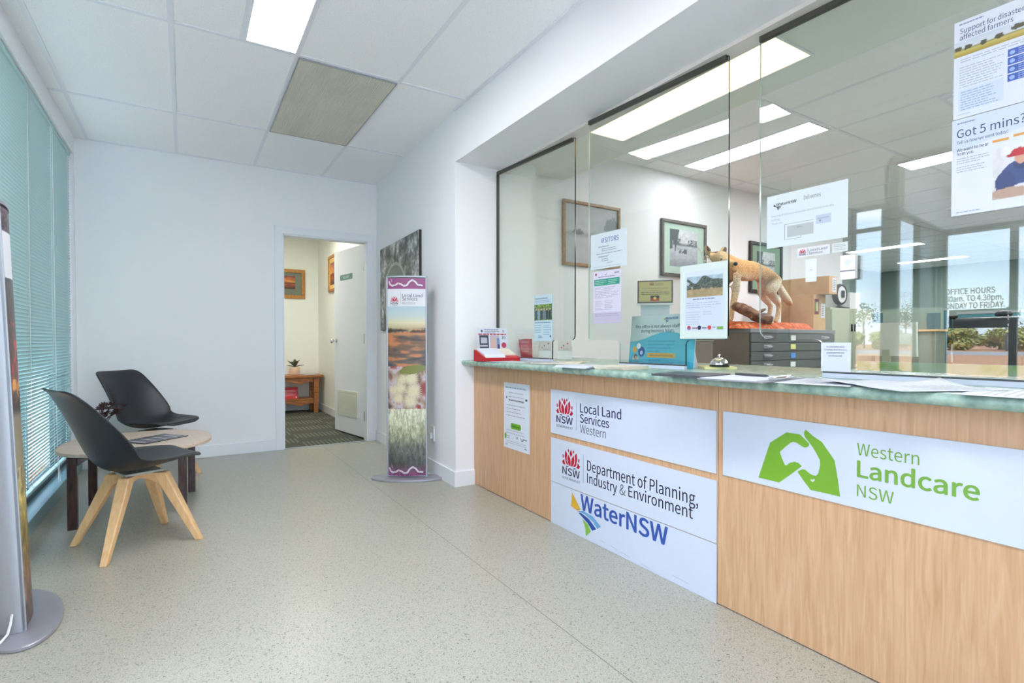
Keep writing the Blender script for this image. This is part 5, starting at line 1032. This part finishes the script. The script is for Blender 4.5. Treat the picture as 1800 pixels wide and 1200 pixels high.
inner = ((co[:, 2] > 1.79) & (nv[:, 1] < -.35) & (co[:, 0] < 4.0))[:, None]; C = np.where(inner, lin((120, 84, 66)), C)
at.data.foreach_set('color', np.concatenate([C, np.ones((len(C), 1))], 1).astype('f').ravel())
nm.materials.append(fur_mat())
for p in nm.polygons: p.use_smooth = True
nm.update()
def ball(name, c, r, mat, par, sc=(1, 1, 1)):
    b_ = bmesh.new(); bmesh.ops.create_uvsphere(b_, u_segments=16, v_segments=10, radius=r); return MB().bm(b_, Matrix.Translation(c) @ Matrix.Diagonal((*sc, 1))).build(name, mat, par, smooth=True)
ball('nose', (3.802, 2.706, 1.655), .021, M_black, ob, (1, .8, .8)); ball('eye', (3.800, 2.838, 1.708), .009, M_black, ob); ball('eye', (3.872, 2.822, 1.706), .009, M_black, ob)
# cartons, lockers, fan
def carton(label, x0, y0, z0, x1, y1, z1, group=None):
    t = thing('carton', label, 'cardboard box', ((x0+x1)/2, (y0+y1)/2, z0), 0, group); MB().box(x0, y0, z0, x1, y1, z1, bev=.002).build('box', M_card, t)
    MB().box(x0+(x1-x0)*.0, (y0+y1)/2-.02, z1-.0005, x1, (y0+y1)/2+.02, z1+.0008).build('tape', P('brown_tape', (176, 140, 96), .3), t)
    s = Sheet((x1-.085, y0, z1-.155 if z1-z0 < .25 else z0+.12), (1, 0, 0), UZ, .07, .14, t=.001); s.lines(.01, .11, .05, 6, .018, .008, (90, 100, 104), seed=4); s.body().build('shipping_label', M_paper, t); s.part('label_print', t)
    return t
c1 = carton('large brown carton on the plan chest under a longer carton', 5.20, 2.84, 1.137, 5.415, 3.17, 1.485, 'cartons on the plan chest')
s = Sheet((5.215, 2.84, 1.29), (1, 0, 0), UZ, .075, .15, t=.001); s.rect(0, 0, .075, .15, (130, 40, 50), 0); s.rect(.012, .03, .05, .09, (226, 226, 210), 2); s.rect(.012, .03, .02, .09, (170, 190, 60), 3); s.body().build('brand_panel', M_red, c1); s.part('brand_print', c1)
carton('long brown carton lying across the top of the carton stack', 5.285, 2.74, 1.4865, 5.43, 3.22, 1.66, 'cartons on the plan chest')
lk = thing('steel_cupboard', 'beige steel cupboard with two doors behind the cartons', 'cupboard', (6.5, 3.33, 0)); MB().box(6.04, 3.118, 0, 6.95, 3.56, 1.40, bev=.003).build('body', M_locker, lk)
for x0, x1, hx in ((6.045, 6.492, 6.46), (6.498, 6.945, 6.53)):
    d = MB().box(x0, 3.10, .05, x1, 3.117, 1.38, bev=.002).build('door', M_locker, lk); MB().box(hx-.012, 3.088, 1.14, hx+.012, 3.0995, 1.22, bev=.003).build('handle', M_black, d)
fn = thing('desk_fan', 'white ring desk fan on top of the beige steel cupboard', 'fan', (6.5, 3.25, 1.401))
b = MB(); b.lathe([(.10, 0), (.10, .012), (.03, .03), (.02, .06)], (6.5, 3.25, 1.402), 24); b.build('base', M_black, fn, smooth=True)
def torus(b, c, R_, r, ry=1.0, n=32, m=10):
    vs = [(c[0]+(R_+r*math.cos(6.2832*j/m))*math.cos(6.2832*i/n), c[1]+r*ry*math.sin(6.2832*j/m), c[2]+(R_+r*math.cos(6.2832*j/m))*math.sin(6.2832*i/n)) for i in range(n) for j in range(m)]
    return b.add(vs, [[i*m+j, i*m+(j+1) % m, ((i+1) % n)*m+(j+1) % m, ((i+1) % n)*m+j] for i in range(n) for j in range(m)])
b = MB(); torus(b, (6.5, 3.25, 1.57), .105, .02, 1.6); b.build('cage', M_blackm, fn, smooth=True); b = MB(); b.lathe([(.10, 0), (.10, .02)], (0, 0, 0), 28); M = Matrix.Translation((6.5, 3.245, 1.57)) @ Matrix.Rotation(R(90), 4, 'X'); b.v = [tuple(M @ Vector(p)) for p in b.v]; b.build('blade_disc', M_white, fn); MB().box(6.478, 3.20, 1.53, 6.522, 3.224, 1.615, bev=.008).build('hub', M_black, fn)
tag(MB().box(6.63, 3.2, 1.4015, 6.86, 3.5, 1.60, bev=.004).build('archive_box', M_white), 'plain white box on the right of the beige steel cupboard', 'box')
# workstations
ds = thing('office_desk', 'white office desk with a pale green printed front panel in the office', 'desk', (4.6, 1.3, 0)); MB().box(4.0, .9, .845, 4.7, 1.9, .865, bev=.003).build('desk_top', M_white, ds); s = Sheet((4.012, 1.88, .35), UY, UZ, .95, .54, t=.012); s.pic(0, 0, .95, .54, lambda x, y: grad(fbm(x*5, y*3, 3), [(.35, (210, 234, 226)), (.5, (196, 226, 190)), (.6, (150, 206, 110)), (.7, (214, 236, 236))]), 40, 16); s.body().build('front_panel', M_paper, ds); s.part('front_print', ds)
for x, y in ((4.1, .95), (4.65, .95), (4.65, 1.85)): MB().box(x-.02, y-.02, 0, x+.02, y+.02, .845).build('leg', M_alu, ds)
mo = thing('computer_monitor', 'beige monitor seen from behind on the office desk', 'monitor', (5.5, 2.35, 0.75)); b = MB(); b.prism([(-.24, .14), (.24, .14), (.22, .45), (-.22, .45)], (5.58, 2.36, .75), UY, Vector((.1, 0, 1)), (-1, 0, 0), .04); b.build('housing', P('beige_plastic', (206, 212, 200), .4), mo); MB().box(5.54, 2.33, .757, 5.58, 2.39, .95).build('neck', M_locker, mo); MB().box(5.46, 2.24, .751, 5.66, 2.48, .76, bev=.003).build('foot', M_locker, mo)
d2_ = thing('office_desk', 'long grey desk carrying the beige monitor', 'desk', (5.85, 2.2, 0)); MB().box(5.45, 1.75, .725, 6.25, 2.70, .75, bev=.003).build('desk_top', M_locker, d2_)
for x, y in ((5.5, 1.8), (6.2, 1.8), (5.5, 2.65), (6.2, 2.65)): MB().box(x-.02, y-.02, 0, x+.02, y+.02, .725).build('leg', M_alu, d2_)
sc_ = thing('desk_screen', 'teal fabric desk screen behind the beige monitor', 'partition', (7.0, 2.9, 0), 0, 'teal desk screens'); MB().box(6.99, 2.40, .3, 7.02, 3.4, 1.36).build('panel', M_teal, sc_); MB().box(6.985, 2.39, 1.36, 7.025, 3.41, 1.385).build('cap_rail', M_alu, sc_)
sc_ = thing('desk_screen', 'teal fabric desk screen behind the black office chair', 'partition', (6.9, 1.5, 0), 0, 'teal desk screens'); MB().box(6.69, .3, .3, 6.72, 2.2, 1.30).build('panel', M_teal, sc_); MB().box(6.685, .29, 1.30, 6.725, 2.21, 1.325).build('cap_rail', M_alu, sc_)
cab = thing('storage_cabinet', 'grey-green storage cabinet with a timber top and a white noticeboard above', 'cabinet', (6.62, 2.45, 0)); MB().box(6.45, 2.30, 0, 6.68, 2.85, 1.125, bev=.002).build('body', P('olive_grey_steel', (146, 148, 134), .5), cab); MB().box(6.43, 2.28, 1.126, 6.69, 2.87, 1.146, bev=.002).build('timber_top', M_beech, cab); MB().box(6.62, 2.30, 1.147, 6.64, 2.85, 1.38).build('noticeboard', M_off, cab); MB().box(6.613, 2.32, 1.15, 6.6195, 2.435, 1.32).build('pinboard', P('slate_fabric', (92, 118, 126), .9), cab)
bc = thing('bookcase', 'dark bookcase of binders far back in the office', 'bookcase', (7.35, 2.7, 0)); b = MB(); b.box(7.25, 2.34, 0, 7.55, 2.36, 1.31); b.box(7.25, 3.04, 0, 7.55, 3.06, 1.31); b.box(7.53, 2.36, 0, 7.55, 3.04, 1.31)
b.build('carcass', M_dark, bc)
for z in (.03, .50, .77, 1.03, 1.29): MB().box(7.25, 2.361, z, 7.529, 3.039, z+.018).build('shelf', M_dark, bc)
rnd = random.Random(9); cols = [(40, 60, 74), (206, 210, 212), (70, 120, 80), (30, 40, 60), (90, 100, 110), (170, 180, 180)]
for z, h, gname in ((1.0485, .235, 'binders on the upper bookcase shelf'), (.7885, .215, 'files on the lower bookcase shelf')):
    y = 2.37
    while y < 3.0:
        w = .03+.02*rnd.random(); hh = h*(.85+.15*rnd.random()); c = rnd.choice(cols); o = MB().box(7.28, y, z, 7.50, y+w, z+hh, bev=.002).build('binder', P('binder_%d' % cols.index(c), c, .5)); tag(o, 'binder standing among others on the %s shelf of the dark bookcase' % ('upper' if z > 1 else 'lower'), 'binder', gname); y += w+.004
oc_ = thing('office_chair', 'black leather office chair seen over the counter at the right', 'chair', (5.05, 1.45, 0))
b = MB(); b.grid(lambda u, v: (5.0+.05*(2*u-1)**2-.02*v, 1.28+.36*u, .62+.585*v), 12, 10); o = b.build('backrest', M_black, oc_, smooth=True); md = o.modifiers.new('thick', 'SOLIDIFY'); md.thickness = .08; md = o.modifiers.new('round', 'BEVEL'); md.width = .03; md.segments = 3
ball('headrest', (5.0, 1.38, 1.222), .05, M_black, oc_, (.8, 1, .6)); MB().box(5.0, 1.20, .44, 5.44, 1.68, .53, bev=.03).build('seat', M_black, oc_); b = MB(); b.tube([(5.2, 1.44, .06), (5.2, 1.44, .44)], .03); b.build('gas_lift', M_chrome, oc_)
for k in range(5): b = MB(); w = 6.283*k/5; b.tube([(5.2, 1.44, .09), (5.2+.24*math.cos(w), 1.44+.24*math.sin(w), .05), (5.2+.24*math.cos(w), 1.44+.24*math.sin(w), .004)], .02); b.build('leg', M_black, oc_)

# ------------------------------------------------------------ outside, seen in the reflections of the glass, plus an unseen added path
b = MB(); b.grid(lambda u, v: (16-218*u, -90+240*v, -.12), 4, 4); struct('ground', b, M_ground)
b = MB(); b.box(-9, -60, -.119, -2.06, 60, -.10); b.box(-2.06, -60, -.119, 15, -2.75, -.10); struct('path', b, P('bounce_concrete', (198, 200, 202), .9, var=.06))  # unseen concrete added to bounce neutral light indoors
b = MB(); b.box(-68, -90, -.12, -52, 150, -.10); struct('road', b, M_road)
def bush_mesh(seed, w, h, n, leaf, mat, trunk=False):
    rnd = random.Random(seed); b = MB(); lobes = [(rnd.uniform(-.35, .35)*w, rnd.uniform(-.35, .35)*w, (rnd.uniform(.55, .8) if w < 3.6 else rnd.uniform(.12, .72))*h, rnd.uniform(.22, .38)*w, rnd.uniform(.2, .34)*h*(1 if w > 3.6 else .6)) for _ in range(10)]
    for i in range(n):
        x, y, z, r, rz = rnd.choice(lobes); d = Vector((rnd.gauss(0, 1), rnd.gauss(0, 1), rnd.gauss(0, 1))).normalized(); k = rnd.random()**.3; p = Vector((x+d.x*r*k, y+d.y*r*k, max(.05, z+d.z*rz*k))); q = Vector((rnd.gauss(0, 1), rnd.gauss(0, 1), rnd.gauss(0, .6))).normalized(); e = q.cross(d if abs(q.dot(d)) < .9 else Vector((0, 0, 1))).normalized()
        b.add([tuple(p-q*leaf), tuple(p+e*leaf*.5), tuple(p+q*leaf), tuple(p-e*leaf*.5)], [[0, 1, 2, 3]])
    return b
protos = []
for sd in (1, 2, 3):
    t = thing('bush', 'olive green bush beyond the road, in the row seen reflected in the near glass', 'bush', (-84, 14, -.12), 0, 'bushes beyond the road'); bush_mesh(sd, 4.2, 3.3, 2600, .26, M_bush).build('foliage', M_bush, t, local=True); b = MB(); b.tube([(0, 0, 0), (.2, .1, 1.2)], [.12, .06], 8); b.build('stem', M_bark, t, local=True); protos.append(t)
rnd = random.Random(12); k = 0
for row in range(2):
    for i in range(8):
        o = protos[k] if k < 3 else copy_tree(protos[k % 3]); k += 1
        o.location = (-79-7*row+rnd.uniform(-.4, .4), 1+5.9*i+2.9*row+rnd.uniform(-.3, .3), -.12); o.rotation_euler.z = rnd.random()*6; s_ = rnd.uniform(.85, .98); o.scale = (s_, s_, s_)
for i, (y, h) in enumerate(((32, 8.2), (26.5, 7.4), (16, 6.4))):
    t = thing('gum_tree', ('tallest gum tree above the reflected bushes', 'second gum tree above the reflected bushes', 'shortest gum tree above the reflected bushes')[i], 'tree', (-90, y, -.12)); bush_mesh(20+i, 3.4, h, 420, .22, M_gum).build('crown', M_gum, t, local=True)
    b = MB(); b.tube([(0, 0, 0), (.1, .1, h*.4), (-.1, .3, h*.7)], [.16, .11, .05], 8); b.tube([(.1, .1, h*.4), (.6, -.5, h*.75)], [.08, .03], 6); b.build('trunk', M_bark, t, local=True)
bpy.data.objects.remove(TO, do_unlink=True)
